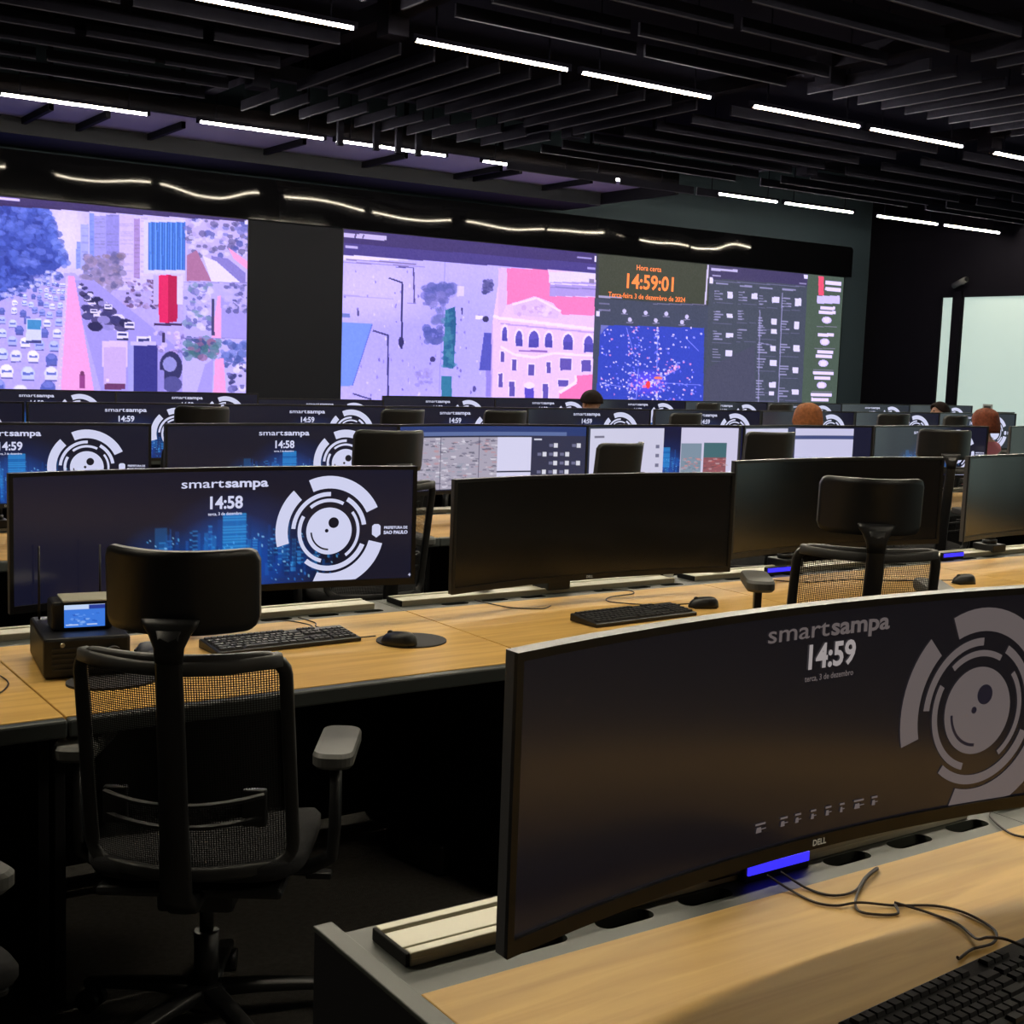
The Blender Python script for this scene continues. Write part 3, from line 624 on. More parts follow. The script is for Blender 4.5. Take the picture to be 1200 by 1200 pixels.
def wallpaper_pic(base=(20,21,40), seed=3, city=True):
    global rng
    rng = np.random.default_rng(seed)
    p = Pic(300, 84, base)
    if not city: return p
    p.disc(.55,.7,.22,.55,(18,44,110),.8,True); p.disc(.52,.75,.16,.40,(26,92,190),.75,True); p.disc(.62,.85,.16,.3,(20,70,170),.6,True); p.disc(.34,.72,.10,.3,(18,60,130),.6,True)
    for k in range(90):
        x = rng.uniform(.27,.80); hgt = rng.uniform(.10,.42)*(1-abs(x-.52)*1.3); w_ = rng.uniform(.004,.016); y1 = 1.0-rng.uniform(0,.28)
        p.rect(x,y1-hgt,x+w_,y1,[(20,70,150),(26,104,200),(14,44,104),(40,140,220),(16,32,78)][rng.integers(5)], .4)
        if k % 3 == 0:
            for q in range(6): yy = y1-hgt+q*hgt/6; p.rect(x,yy,x+w_,yy+.012,(70,170,240),.5)
    p.rect(.505,.37,.565,.72,(24,112,196),.85)
    for q in range(16): p.rect(.505,.375+q*.021,.565,.383+q*.021,(60,160,230),.7)
    p.rect(.335,.46,.362,.72,(34,130,210),.35); p.line((.667,.10),(.667,.25),.0025,(60,110,180),.7)
    for _ in range(160): p.disc(rng.uniform(.28,.82), rng.uniform(.55,.98), .002, .008, [(90,180,250),(40,120,220),(150,210,255)][rng.integers(3)], .8)
    p.rect(.0,.0,.26,1.0,base,.75)
    return p
def ring_print(clock, dim=False):
    P_ = {'ring_emblem': MB(), 'emblem_pupil': MB(), 'clock_lettering': MB()}; cur = ['ring_emblem']; dyy = [0]
    def put(pts, faces):
        m = P_.setdefault(cur[0], MB())
        m.add([(x, float(yc(np.clip(x,-XA,XA)))+.003+dyy[0], MZ+z) for x, z in pts], faces)
    def clipz(z): return max(z, Z0A-MZ+.001)
    cx, cz, s = .334, -.012, 6.34e-4
    def arc(a0, a1, ri, ro):
        n = max(3, int(abs(a1-a0)/5)); pts = []
        for k in range(n+1):
            a = R(a0+(a1-a0)*k/n)
            for r_ in (ri*s, ro*s): pts.append((cx+r_*math.cos(a), clipz(cz+r_*math.sin(a))))
        put(pts, [(2*k, 2*k+1, 2*k+3, 2*k+2) for k in range(n)])
    for a in ((113,25,205,265),(132,195,205,265),(-14,-106,205,275),(175,88,168,188),(60,9,165,187),(-129,-22,168,192),(129,62,140,156),(150,255,138,156),(38,-55,138,152)): arc(*a)
    n = 56; R0 = 113
    put([(cx,cz)]+[(cx+R0*s*math.cos(2*math.pi*k/n), cz+R0*s*math.sin(2*math.pi*k/n)) for k in range(n)], [(0, k+1, (k+1)%n+1) for k in range(n)])
    cur[0] = 'emblem_pupil'; dyy[0] = -.0006
    for hx, hz, hr in ((22,40,26),(-12,2,9)):
        put([(cx+(hx+hr*math.cos(2*math.pi*k/24))*s, cz+(hz+hr*math.sin(2*math.pi*k/24))*s) for k in range(24)], [list(range(24))])
    arc(183, 268, 85, 93); dyy[0] = 0; cur[0] = 'wordmark'
    def text(b, size, x, z, sx=1.0, bold=0):
        vs, fs = text_mesh(b, size, bold); put([(x+vx*sx, z+vy) for vx, vy, vz in vs], fs)
    for wd, xa, xb, bd in (('smart', -.122, .006, .0003), ('sampa', .010, .142, .0010)):
        if dim: xa -= .008 if wd == 'smart' else .007; xb -= .007 if wd == 'smart' else .014
        vs, fs = text_mesh(wd, .036, bd); lo = min(v[0] for v in vs); hi = max(v[0] for v in vs)
        put([(xa+(vx-lo)/(hi-lo)*(xb-xa), (.148 if dim else .138)+vy) for vx, vy, vz in vs], fs)
    cur[0] = 'clock_lettering'
    text(clock, .050, .004 if dim else .010, .106 if dim else .081, .98, .0014)
    cur[0] = 'date_line'
    text('terca, 3 de dezembro', .0125, .004 if dim else .010, .076 if dim else .050, .95, .0002)
    # crest and two lines of lettering on the right
    cur[0] = 'crest'
    put([(.470,.000),(.477,.006),(.490,.006),(.497,.000),(.497,-.026),(.484,-.036),(.470,-.026)], [list(range(7))]); 
    cur[0] = 'crest_lettering'; text('PREFEITURA DE', .0115, .545, -.006, .93, .0004); text('SAO PAULO', .0140, .545, -.021, 1.0, .0006)
    if dim:
        for k, (x, w_) in enumerate(((-.125,.030),(-.075,.022),(-.045,.018),(-.012,.016),(.020,.018),(.050,.014),(.085,.030),(.120,.018))):
            cur[0] = 'footer_mark|%d' % k
            put([(x-w_/2*.5,-.139),(x+w_/2*.3,-.139),(x+w_/2*.2,-.131),(x-w_/2*.4,-.131)], [(0,1,2,3)]); put([(x-w_/2*.2,-.135),(x+w_/2*.9,-.135),(x+w_/2*.9,-.1335),(x-w_/2*.2,-.1335)], [(0,1,2,3)]); put([(x-w_/2*.6,-.128),(x+w_/2*.8,-.128),(x+w_/2*.8,-.125),(x-w_/2*.6,-.125)], [(0,1,2,3)])
    else: cur[0] = 'corner_mark'; put([(.592,-.160),(.594,-.160),(.594,-.150),(.592,-.150)], [(0,1,2,3)]); put([(.588,-.156),(.598,-.156),(.598,-.154),(.588,-.154)], [(0,1,2,3)])
    a_, b_ = ('print_dim', 'print_dimtext') if dim else ('print_white', 'print_white')
    return [q.mesh(k.split('|')[0], {'emblem_pupil': 'print_dark', 'clock_lettering': b_}.get(k, a_)) for k, q in P_.items()]
WP = picture_mesh('screen', wallpaper_pic(), scr_fn, 'display')
WPD = picture_mesh('screen', wallpaper_pic(base=(28,26,36), city=False), scr_fn, 'display_dim')  # warm base imitates room reflection and backlight glow on this panel
OFF = picture_mesh('screen', Pic(24, 3, (0,0,0)), scr_fn, 'panel_off')
PR58 = ring_print('14:58'); PR59 = ring_print('14:59')
PRD = ring_print('14:59', True)
def grid_pic():       # camera grid with white panes and a board of cards
    p = Pic(300, 84, (30,34,60)); p.rect(0,0,1,.16,(44,62,120)); p.rect(0,.10,.9,.15,(150,170,220),.5)
    p.rect(.08,.18,.54,.98,(176,170,190)); p.blobs((.08,.2,.54,.97), 260, .014, [(120,116,140),(220,214,230),(90,90,110),(196,150,160),(150,160,180),(236,232,245)], .7)
    for x in (.23,.44): p.rect(x,.18,x+.004,.98,(70,70,100))
    p.rect(.54,.18,.72,.72,(222,220,250)); p.rect(.54,.74,.72,1,(222,220,250)); p.rect(.72,.16,1,1,(52,54,80)); p.rect(.735,.2,.775,.23,(220,220,240))
    for c in range(4):
        for r_ in range(5):
            if rng.random() < .85: x = .755+c*.058; y = .28+r_*.145; p.rect(x,y,x+.02,y+.05,(130,130,165),.8); p.rect(x+.025,y-.01,x+.045,y+.06,(226,226,240))
    return p
def white_pic():      # white page left, wallpaper gap, white page with two photos
    p = wallpaper_pic((24,26,60), 5); p.rect(.02,.03,.52,1,(214,212,238)); p.rect(.05,.16,.12,.19,(120,116,140))
    for k in range(4): p.rect(.47,.32+k*.16,.495,.38+k*.16,(120,120,150))
    p.rect(.63,.02,.985,1,(214,210,240)); p.rect(.635,.30,.76,.93,(130,150,170)); p.blobs((.635,.55,.76,.92), 60, .012, [(200,120,130),(170,170,190),(110,130,150),(220,150,150)], .8); p.rect(.775,.28,.91,.55,(70,110,120)); p.rect(.775,.55,.91,.93,(150,90,100)); p.blobs((.775,.55,.91,.92), 60, .012, [(190,100,100),(120,80,90),(200,170,180)], .8)
    return p
def mail_pic():       # two white panes with dark bars
    p = wallpaper_pic((24,26,50), 6); p.rect(.05,.03,.40,1,(208,206,236)); p.rect(.46,.03,.88,.93,(208,206,240)); p.rect(.46,.17,.88,.24,(70,80,130)); p.rect(.46,.80,.88,.84,(110,116,160)); p.rect(.82,.6,.86,.63,(110,116,160)); p.rect(.40,0,.46,1,(36,40,80))
    return p
GRID = picture_mesh('screen', grid_pic(), scr_fn, 'display'); WHITE = picture_mesh('screen', white_pic(), scr_fn, 'display'); MAIL = picture_mesh('screen', mail_pic(), scr_fn, 'display')
KIND = {'58': (WP, PR58), '59': (WP, PR59), 'dim': (WPD, PRD), 'off': (OFF, None), 'grid': (GRID, None), 'white': (WHITE, None), 'mail': (MAIL, None)}
RAIL_Y = .125; RAIL_Z = DZ+.018
def monitor(xl, r, kind, label, dz=0.0, rz=0.0, dy=0.0):
    o = empty('ultrawide_monitor', (xl+A, yb_of(r)+RAIL_Y-.006+dy, RAIL_Z), rz, label=label, cat='monitor', group='curved ultrawide monitors')
    for k in ('shell','bezel','back_cover','maker_mark'): 
        c = link(k, MP[k], o, (0,0,dz))
    scr, pr = KIND[kind]; s_ = link('screen', scr, o, (0,0,dz))
    for me in (pr or []): link(me.name.split('.')[0], me, s_)
    link('support_arm', MP['support_arm'], o, (0,0,dz)); link('rail_clamp', MP['rail_clamp'], o)
    return o
def blue_hub(x, r, label):
    o = empty('usb_hub', (x, yb_of(r)+.060, DZ-.002), label=label, cat='hub', group='blue-lit hubs')
    MB().box(-.075, .075, -.006, .012, 0, .034, c=.003).build('hub_body', 'bezel', o)
    MB().box(-.070, .070, -.009, -.006, .014, .030).build('light_bar', 'blue_led', o)
    return o

# ---- front row
P1 = 1.313
desk(.832, P1, 0, 'wood-topped desk end unit in the foreground, right under the big monitor'); 
desk(.832+P1, P1, 0, 'wood-topped desk continuing past the right edge of the foreground')
ep = empty('end_panel', (.80, yb_of(0), 0), label='black side panel closing the left end of the foreground desk', cat='panel')
MB().box(0, .026, -.82, .245, 0, DZ-.004, c=.002).build('panel_board', 'desk_black', ep); MB().box(-.001, .030, -.82, .247, DZ-.004, DZ+.004, c=.002).build('top_edge', 'strip', ep)
monitor(.843, 0, 'dim', 'large curved monitor in the foreground with dim clock and ring emblem wallpaper', dz=-.004)
blue_hub(1.545, 0, 'blue-glowing hub under the big foreground monitor')
# ---- second row
S0 = .797
for k in range(-1, 5): desk(S0+P1*k, P1, 1, ['wood desk at the left picture edge in the second row','wood desk under the bright 14:58 monitor','wood desk with black keyboard behind the foreground monitor','wood desk behind the raised chair in the second row','wood desk with blue-lit hub at right picture edge, second row','last wood desk of the second row beyond the picture edge'][k+1])
monitor(.82, 1, '58', 'curved monitor with bright 14:58 clock wallpaper behind the nearest chair')
monitor(2.175, 1, 'off', 'switched-off black curved monitor right of the 14:58 screen', dz=-.045)
monitor(3.42, 1, 'off', 'switched-off black curved monitor behind the raised chair', dz=-.005, dy=.03)
monitor(4.765, 1, 'off', 'switched-off black curved monitor cut by the right picture edge')
blue_hub(3.90, 1, 'blue-glowing hub seen through the raised chair back'); blue_hub(5.02, 1, 'blue-glowing hub at the right picture edge, second row')
blue_hub(1.45, 1, 'blue-glowing hub under the bright 14:58 monitor')
# ---- rows three to five
P3 = 1.21
for k in range(-1, 7): desk(.72+P3*k, P3, 2, '%s wood desk from the left in the third row' % ORD[k+1])
r3 = [(.76,'59','curved monitor with 14:59 wallpaper cut by the left picture edge, third row'),(2.04,'58','curved monitor with 14:58 wallpaper right above the bright 14:58 screen'),(3.25,'grid','curved monitor showing a camera grid and board of cards'),(4.455,'white','curved monitor with two white pages and street photos'),(5.63,'mail','curved monitor with white panes and dark bars, third row'),(6.86,'59','curved monitor with greenish sheen left of the frosted window, third row'),(8.34,'off','dark curved monitor at right picture edge in the third row')]
for x, k, l in r3: monitor(x, 2, k, l)
blue_hub(4.36, 2, 'blue-glowing hub between camera grid screen and white-page screen')
for k in range(0, 9): desk(.75+P3*k, P3, 3, '%s wood desk from the left in the fourth row' % ORD[k])
for i, x in enumerate((.77, 2.0, 3.245, 4.43, 5.645, 6.90, 8.09, 9.28, 10.49)): monitor(x, 3, '59', '%s curved wallpaper monitor from the left in the fourth row' % ORD[i])
for k in range(0, 11): desk(.80+P3*k, P3, 4, '%s wood desk from the left in the back row' % ORD[k])
for i in range(10): monitor(2.04+1.205*i, 4, '59', '%s curved wallpaper monitor from the left in the back row' % ORD[i], dz=(0 if i != 2 else -.04))

# ================================================================== CHAIRS
def rrect(w, h, r, n=5):
    pts = []
    for sx, sy, a0 in ((1,1,0),(-1,1,90),(-1,-1,180),(1,-1,270)):
        for k in range(n+1): a = R(a0+90*k/n); pts.append((sx*(w/2-r)+r*math.cos(a), sy*(h/2-r)+r*math.sin(a)))
    return pts
def chair_proto():
    d = {}
    # back: curved frame, local y: back plane at about -.25, edges bend forward
    by = lambda x, z: -.235+1.9*x*x-.24*(z-.5)
    fr = [(x, by(x, .708+z), .708+z) for x, z in [(px*(1+.03*(0 if pz > 0 else 1)), pz) for px, pz in rrect(.42, .485, .045, 5)]]
    # subdivide the long sides for the curve
    loop = []
    for i, p in enumerate(fr):
        q = fr[(i+1) % len(fr)]; L = (Vector(q)-Vector(p)).length; k = max(1, int(L/.05))
        for t in range(k): a = t/k; x = p[0]+(q[0]-p[0])*a; z = p[2]+(q[2]-p[2])*a; loop.append((x, by(x,z), z))
    d['back_frame'] = MB().sweep(loop, (.014,.011), n=8, closed=True, power=5, upv=(0,1,0)).mesh('back_frame', 'chair_grey')
    tb = [(x, by(x,.945)-.004, .945-.02*(1-(x/.2)**2)*.4) for x in np.linspace(-.20,.20,13)]
    d['top_bar'] = MB().sweep(tb, (.015,.015), n=8, power=5, upv=(0,0,1)).mesh('top_bar', 'chair_edge')
    d['back_mesh'] = MB().surf(lambda u, v: ((u-.5)*.41, by((u-.5)*.41, .475+.465*v)+.008, .475+.465*v), 14, 8).mesh('back_mesh', 'mesh_fabric')
    # spine and headrest
    sp = [(0,-.10,.40),(0,-.24,.40),(0,-.305,.45),(0,-.325,.60),(0,-.355,.80),(0,-.378,.95),(0,-.376,1.02)]
    d['spine'] = MB().sweep(sp, [(.035,.016),(.035,.016),(.033,.016),(.029,.014),(.028,.013),(.026,.012),(.026,.012)], n=10, power=4, upv=(0,1,.02)).mesh('spine', 'black_plastic')
    br = MB(); br.sweep([(0,-.380,.955),(0,-.378,.985),(0,-.374,1.010),(0,-.370,1.028),(0,-.366,1.040)], [(.027,.012),(.030,.013),(.041,.013),(.054,.011),(.058,.006)], n=12, power=3, upv=(0,1,.02)); d['headrest_bracket'] = br.mesh('headrest_bracket', 'black_plastic')
    hy = lambda x, z: -.345+4.0*x*x+.25*(z-1.08)**1*-.4
    def head(u, v):
        x = (u-.5)*.310; zz = (v-.5)*.170
        kx = abs(x)/.155; lim = .085 - (.026*(1-math.sqrt(max(0, 1-(max(0, (kx-.84)/.16))**2))))
        z = 1.088+zz/.085*lim
        return (x, hy(x, z)-.012, z)
    d['headrest'] = MB().surf(head, 48, 10, thick=(0,.022,0), emi=1).mesh('headrest', ['black_plastic', 'chair_edge'])  # rim faces painted lighter, standing in for an edge highlight
    # lumbar support
    lb = MB()
    for z in (.585, .635): lb.sweep([(x, by(x,z)-.022, z+.4*x*x) for x in np.linspace(-.165,.165,11)], (.008,.006), n=6)
    lb.box(-.17,-.12,-.235,-.215,.575,.655,c=.004); lb.box(.12,.17,-.235,-.215,.575,.655,c=.004); d['lumbar_support'] = lb.mesh('lumbar_support', 'black_plastic')
    # seat
    def seat(u, v, top):
        a = u*2*math.pi; k = v; c, s_ = math.cos(a), math.sin(a)
        c = math.copysign(abs(c)**.5, c); s_ = math.copysign(abs(s_)**.5, s_); x, y = c*.245*k, s_*.235*k+.03
        z = .47+.012*(k**2)-.04*max(0,(y-.12)/.14)**2
        return (x, y, z if top else z-.065+.02*k)
    st = MB(); n = 40; rings = [(k, True) for k in (.0,.3,.6,.85,.96,1.0)]+[(1.0, 'e'),(.97, False),(.6, False),(0.0, False)]
    vs = []
    for k, t in rings:
        for j in range(n):
            p = seat(j/n, k, t is True or t == 'e'); z = p[2]-(.03 if t == 'e' else 0)-(.012 if (k == 1.0 and t is True) else 0); vs.append((p[0],p[1],z))
    st.add(vs, [(i*n+j, i*n+(j+1)%n, (i+1)*n+(j+1)%n, (i+1)*n+j) for i in range(len(rings)-1) for j in range(n)], smooth=True)
    d['seat'] = st.mesh('seat', 'fabric')
    d['seat_pan'] = MB().box(-.20,.20,-.19,.22,.395,.418,c=.01).mesh('seat_pan', 'black_plastic')
    d['mechanism'] = MB().box(-.085,.085,-.13,.13,.335,.40,c=.012).mesh('mechanism', 'black_plastic')
    d['tilt_lever'] = MB().cyl((.08,.04,.37), (.25,.05,.36), .006, n=8).box(.22,.28,.035,.065,.352,.368,c=.004).mesh('tilt_lever', 'black_plastic')
    g = MB(); g.cyl((0,0,.10), (0,0,.24), .028, n=16); g.cyl((0,0,.24), (0,0,.34), .016, n=16); d['gas_lift'] = g.mesh('gas_lift', 'black_plastic')
    d['hub'] = MB().lathe([(0,.06),(.045,.06),(.05,.075),(.048,.105),(.03,.118),(0,.118)], n=18).mesh('hub', 'black_plastic')
    d['base_leg'] = MB().sweep([(.03,0,.098),(.12,0,.092),(.22,0,.080),(.31,0,.066)], [(.026,.016),(.023,.014),(.020,.012),(.017,.010)], n=10, power=4, upv=(0,0,1)).mesh('base_leg', 'black_plastic')
    c = MB()
    for s_ in (-1, 1): c.cyl((.30,s_*.008,.027), (.30,s_*.026,.027), .027, n=16)
    c.box(.292,.308,-.008,.008,.02,.07); d['caster'] = c.mesh('caster', 'black_plastic')
    for s_, nm in ((1,'r'),(-1,'l')):
        a = MB(); a.sweep([(s_*.12,.0,.40),(s_*.24,.0,.40),(s_*.285,.0,.425),(s_*.29,.0,.50),(s_*.29,.0,.66)], [(.03,.012),(.03,.012),(.03,.014),(.027,.014),(.024,.013)], n=10, power=4, upv=(0,0,1) if False else None)
        d['arm_post_'+nm] = a.mesh('arm_post', 'black_plastic')
        def pad(u, v, s_=s_):
            p = rrect(.09, .25, .03, 4); return p
        o_ = rrect(.092, .25, .034, 5); m = MB(); nn = len(o_); ls = [(.88,.648),(1,.658),(1,.678),(.93,.686)]
        vs = [(s_*.288+x*k, .045+y*k, z) for k, z in ls for x, y in o_]
        fs = [(i*nn+j, i*nn+(j+1)%nn, (i+1)*nn+(j+1)%nn, (i+1)*nn+j) for i in range(len(ls)-1) for j in range(nn)]+[list(range(nn))[::-1], [3*nn+j for j in range(nn)]]
        m.add(vs, fs); d['arm_pad_'+nm] = m.mesh('arm_pad', 'arm_grey')
    return d
CH = chair_proto()
CH_SL = MB().box(-.012, .012, -.022, .022, .60, .655+.12, c=.003).mesh('arm_slider', 'black_plastic')
LIFT = {'back_frame','top_bar','back_mesh','spine','headrest_bracket','headrest','headrest_rim','lumbar_support','seat','seat_pan','mechanism','tilt_lever','arm_post_r','arm_post_l','arm_pad_r','arm_pad_l'}
def chair(bx, by_, rz, label, lift=0.0, head=True, base_rot=0.2, headz=0.0, armz=0.0):
    """bx, by_: centre of the backrest; rz: heading (0 faces the video wall)"""
    f = Vector((-math.sin(rz), math.cos(rz)))
    o = empty('office_chair', (bx+f.x*.27, by_+f.y*.27, 0), rz, label=label, cat='chair', group='black mesh office chairs')
    for k, me in CH.items():
        if k in ('base_leg','caster'): continue
        if not head and k.startswith('headrest'): continue
        nm = {'arm_post_r':'arm_post','arm_post_l':'arm_post','arm_pad_r':'arm_pad','arm_pad_l':'arm_pad','headrest_rim':'headrest_rim'}.get(k, k)
        z = lift if k in LIFT else 0
        if k in ('headrest','headrest_rim','headrest_bracket'): z += headz
        if k.startswith('arm_pad'): z += armz
        link(nm, me, o, (0,0,z))
    if armz > 0:
        for sx in (-1, 1): link('arm_slider', CH_SL, o, (sx*.29, 0, lift))
    if lift > 0: link('gas_lift', CH['gas_lift'], o, (0,0,lift))
    for k in range(5):
        link('base_leg', CH['base_leg'], o, None, base_rot+k*2*math.pi/5); link('caster', CH['caster'], o, None, base_rot+k*2*math.pi/5)
    return o
chair(.925, 2.515, R(-33), 'nearest black mesh chair facing the bright 14:58 monitor', base_rot=.35)
chair(3.12, 2.62, R(-38), 'raised black mesh chair turned right behind the foreground monitor', lift=.085, armz=.12)
chair(4.25, 2.45, R(-30), 'black chair cut by right picture edge in the second row', lift=.03)
chair(.02, 2.40, R(-75), 'black chair cut by the left picture edge, turned sideways', base_rot=.5)
chair(2.61, 4.70, R(-4), 'chair in front of the camera grid screen, third row', lift=.10)
chair(3.80, 4.66, R(14), 'chair in front of the white-page screen, third row', lift=.045)
chair(4.83, 4.72, R(-6), 'chair in front of the white panes with dark bars, third row', lift=.09)
chair(6.24, 4.74, R(-30), 'chair with rounded headrest near the frosted window, third row', lift=.10)
for i, (x, rz, lf) in enumerate(((2.69,-3,.09),(3.98,4,.085),(4.74,-5,.085),(6.30,6,.08),(8.55,-12,.09),(9.33,8,.08),(11.0,-10,.06))): chair(x, 7.0, R(rz), '%s chair with headrest from the left in the fourth row' % ORD[i], lift=lf)
for i, (x, rz, lf) in enumerate(((8.6,3,.08),(9.58,-4,.08),(13.22,-8,.03))): chair(x, 9.25, R(rz), '%s chair with headrest from the left in the back row' % ORD[i], lift=lf)

# ================================================================== PEOPLE (seated operators, mostly hidden by screens)
def person(x, y, rz, shirt, hair, label, hair_shape, head_turn=0.0, hz=0.0):
    o = empty('person', (x, y, 0), rz, label=label, cat='person', group='seated operators')
    V, E_, Rad = [], [], []
    def v(p, r): V.append(p); Rad.append(r); return len(V)-1
    def chain(pts, start=None):
        prev = start
        for p, r in pts:
            k = v(p, r)
            if prev is not None: E_.append((prev, k))
            prev = k
        return prev
    pel = v((0,0,.56), (.15,.11)); ab = v((0,.01,.68), (.135,.10)); chst = v((0,.0,.86), (.155,.11)); shl = v((0,-.01,.985), (.11,.08)); nk = v((0,.0,1.05), (.052,.052)); ch = v((0,.02,1.10), (.06,.065))
    E_ += [(pel,ab),(ab,chst),(chst,shl),(shl,nk),(nk,ch)]
    hd1 = v((0,.025,1.16), (.078,.092)); hd2 = v((0,.018,1.235), (.076,.092)); hd3 = v((0,.012,1.275), (.05,.06)); E_ += [(ch,hd1),(hd1,hd2),(hd2,hd3)]
    for s in (-1, 1):
        chain([((s*.15,-.01,.965),(.062,.062)),((s*.205,.0,.90),(.055,.055)),((s*.235,.05,.74),(.044,.044)),((s*.20,.24,.735),(.036,.034)),((s*.17,.34,.765),(.028,.022))], shl)
        pm = len(V)-1; chain([((s*.16,.40,.772),(.038,.014))], pm); pal = len(V)-1
        for k in range(4): chain([((s*(.135+.016*k),.445+.012*(1-abs(k-1.4)/2),.776),(.0085,.0085)),((s*(.133+.017*k),.475+.012*(1-abs(k-1.4)/2),.766),(.0075,.0075))], pal)
        chain([((s*.125,.40,.768),(.010,.010)),((s*.112,.43,.764),(.008,.008))], pm)
        chain([((s*.10,.10,.54),(.088,.085)),((s*.13,.40,.53),(.066,.066)),((s*.13,.45,.47),(.056,.058)),((s*.13,.43,.26),(.05,.052)),((s*.13,.42,.10),(.038,.04)),((s*.13,.45,.05),(.04,.036)),((s*.135,.56,.035),(.036,.024))], pel)
    V = [(a, b, c+hz) if c > .9 else (a, b, c) for a, b, c in V]
    me = bpy.data.meshes.new('body'); me.from_pydata(V, E_, []); ob = bpy.data.objects.new('body', me); COL.objects.link(ob)
    sk = ob.modifiers.new('skin', 'SKIN'); ss = ob.modifiers.new('sub', 'SUBSURF'); ss.levels = 2; ss.render_levels = 2
    for i, sv in enumerate(me.skin_vertices[0].data): sv.radius = Rad[i]; sv.use_root = (i == 0)
    dg = bpy.context.evaluated_depsgraph_get(); bm2 = bpy.data.meshes.new_from_object(ob.evaluated_get(dg)); bpy.data.objects.remove(ob)
    bm2.materials.clear()
    for mn in ('skin', shirt, 'trousers'): bm2.materials.append(MATS[mn])
    for p in bm2.polygons:
        c = p.center; p.use_smooth = True
        hand = c.y > .33 and c.z > .72
        p.material_index = 0 if (c.z > 1.03+hz or hand) else (1 if (c.z > .62 or (c.z > .5 and c.y < .04)) else 2)
    link('body', bm2, o)
    hp = Vector((0,.018,1.205+hz)); hd = empty('face', hp, R(head_turn)); hd.parent = o
    nose = MB(); nose.sweep([(0,.085,.02),(0,.098,-.005),(0,.108,-.022)], [(.008,.008),(.012,.010),(.014,.012)], n=8); nose.build('nose', 'skin', o, hp).rotation_euler = (0,0,R(head_turn))
    bpy.data.objects.remove(hd)
    def at(mb, name, m): q = mb.build(name, m, o, hp); q.rotation_euler = (0,0,R(head_turn)); return q
    for s in (-1, 1):
        at(MB().lathe([(0,-.008),(.010,-.004),(.011,0),(.010,.004),(0,.008)], (s*.033,.083,.018), 10), 'eye', 'bezel')
        e = MB(); e.sweep([(s*.076,-.01,-.03),(s*.083,-.018,.0),(s*.078,-.012,.03)], [(.008,.014),(.010,.018),(.008,.014)], n=8); at(e, 'ear', 'skin')
    at(MB().sweep([(-.024,.092,-.05),(0,.097,-.052),(.024,.092,-.05)], (.004,.005), n=6), 'mouth', 'hair_red')
    # hair: cap pulled over the skull, longer at the back for long hair
    n, mrows = 28, 12; hb = MB(); vs = []
    for i in range(mrows+1):
        t = i/mrows
        for j in range(n):
            a = 2*math.pi*j/n; front = max(0, math.sin(a)); ph = t*(1.62-.72*front**1.5) if hair_shape != 'bun' else t*(1.7-.8*front**1.5)
            rx, ry, rz_ = .094, .110, .108
            if hair_shape == 'full': rx, ry, rz_ = .108, .120, .100
            lump = 1+.05*math.sin(5*a+3*ph)*math.sin(3*ph)+.03*math.sin(11*a+1.3*ph); rx, ry, rz_ = rx*lump, ry*lump, rz_*(1+.03*math.sin(4*a)*math.sin(ph))
            px, py, pz = rx*math.sin(ph)*math.cos(a), ry*math.sin(ph)*math.sin(a)-.008, rz_*math.cos(ph)+.006
            if hair_shape == 'full' and t > .6: pz -= (t-.6)*.26*(1-front); 
            vs.append((px, py, pz))
    hb.add(vs, [(i*n+j, i*n+(j+1)%n, (i+1)*n+(j+1)%n, (i+1)*n+j) for i in range(mrows) for j in range(n)], smooth=True)
    h = at(hb, 'hair', hair); sd = h.modifiers.new('thickness', 'SOLIDIFY'); sd.thickness = .012
    return o
person(7.42, 9.55, R(-4), 'shirt_navy', 'hair_dark', 'dark-haired person seated in front of the palace picture', 'short', hz=.015)
person(7.82, 7.25, R(-10), 'shirt_grey', 'hair_auburn', 'person with orange-brown hair seated near the side list of the wall', 'full', hz=.01)
person(12.45, 9.55, R(20), 'shirt_navy', 'hair_dark', 'dark-haired person with face turned left by the window post', 'short', head_turn=50, hz=-.03)
person(10.10, 7.25, R(5), 'shirt_pink', 'hair_red', 'person with reddish hair and pink top by the frosted window', 'full', hz=-.01)
for x, y, l in ((7.42, 9.25, 'chair under the dark-haired person at the palace picture'), (7.82, 6.95, 'chair under the person with orange-brown hair'), (12.45, 9.25, 'chair under the person by the window post'), (10.10, 6.95, 'chair under the person in the pink top')):
    chair(x, y-.02, 0, l, head=False)

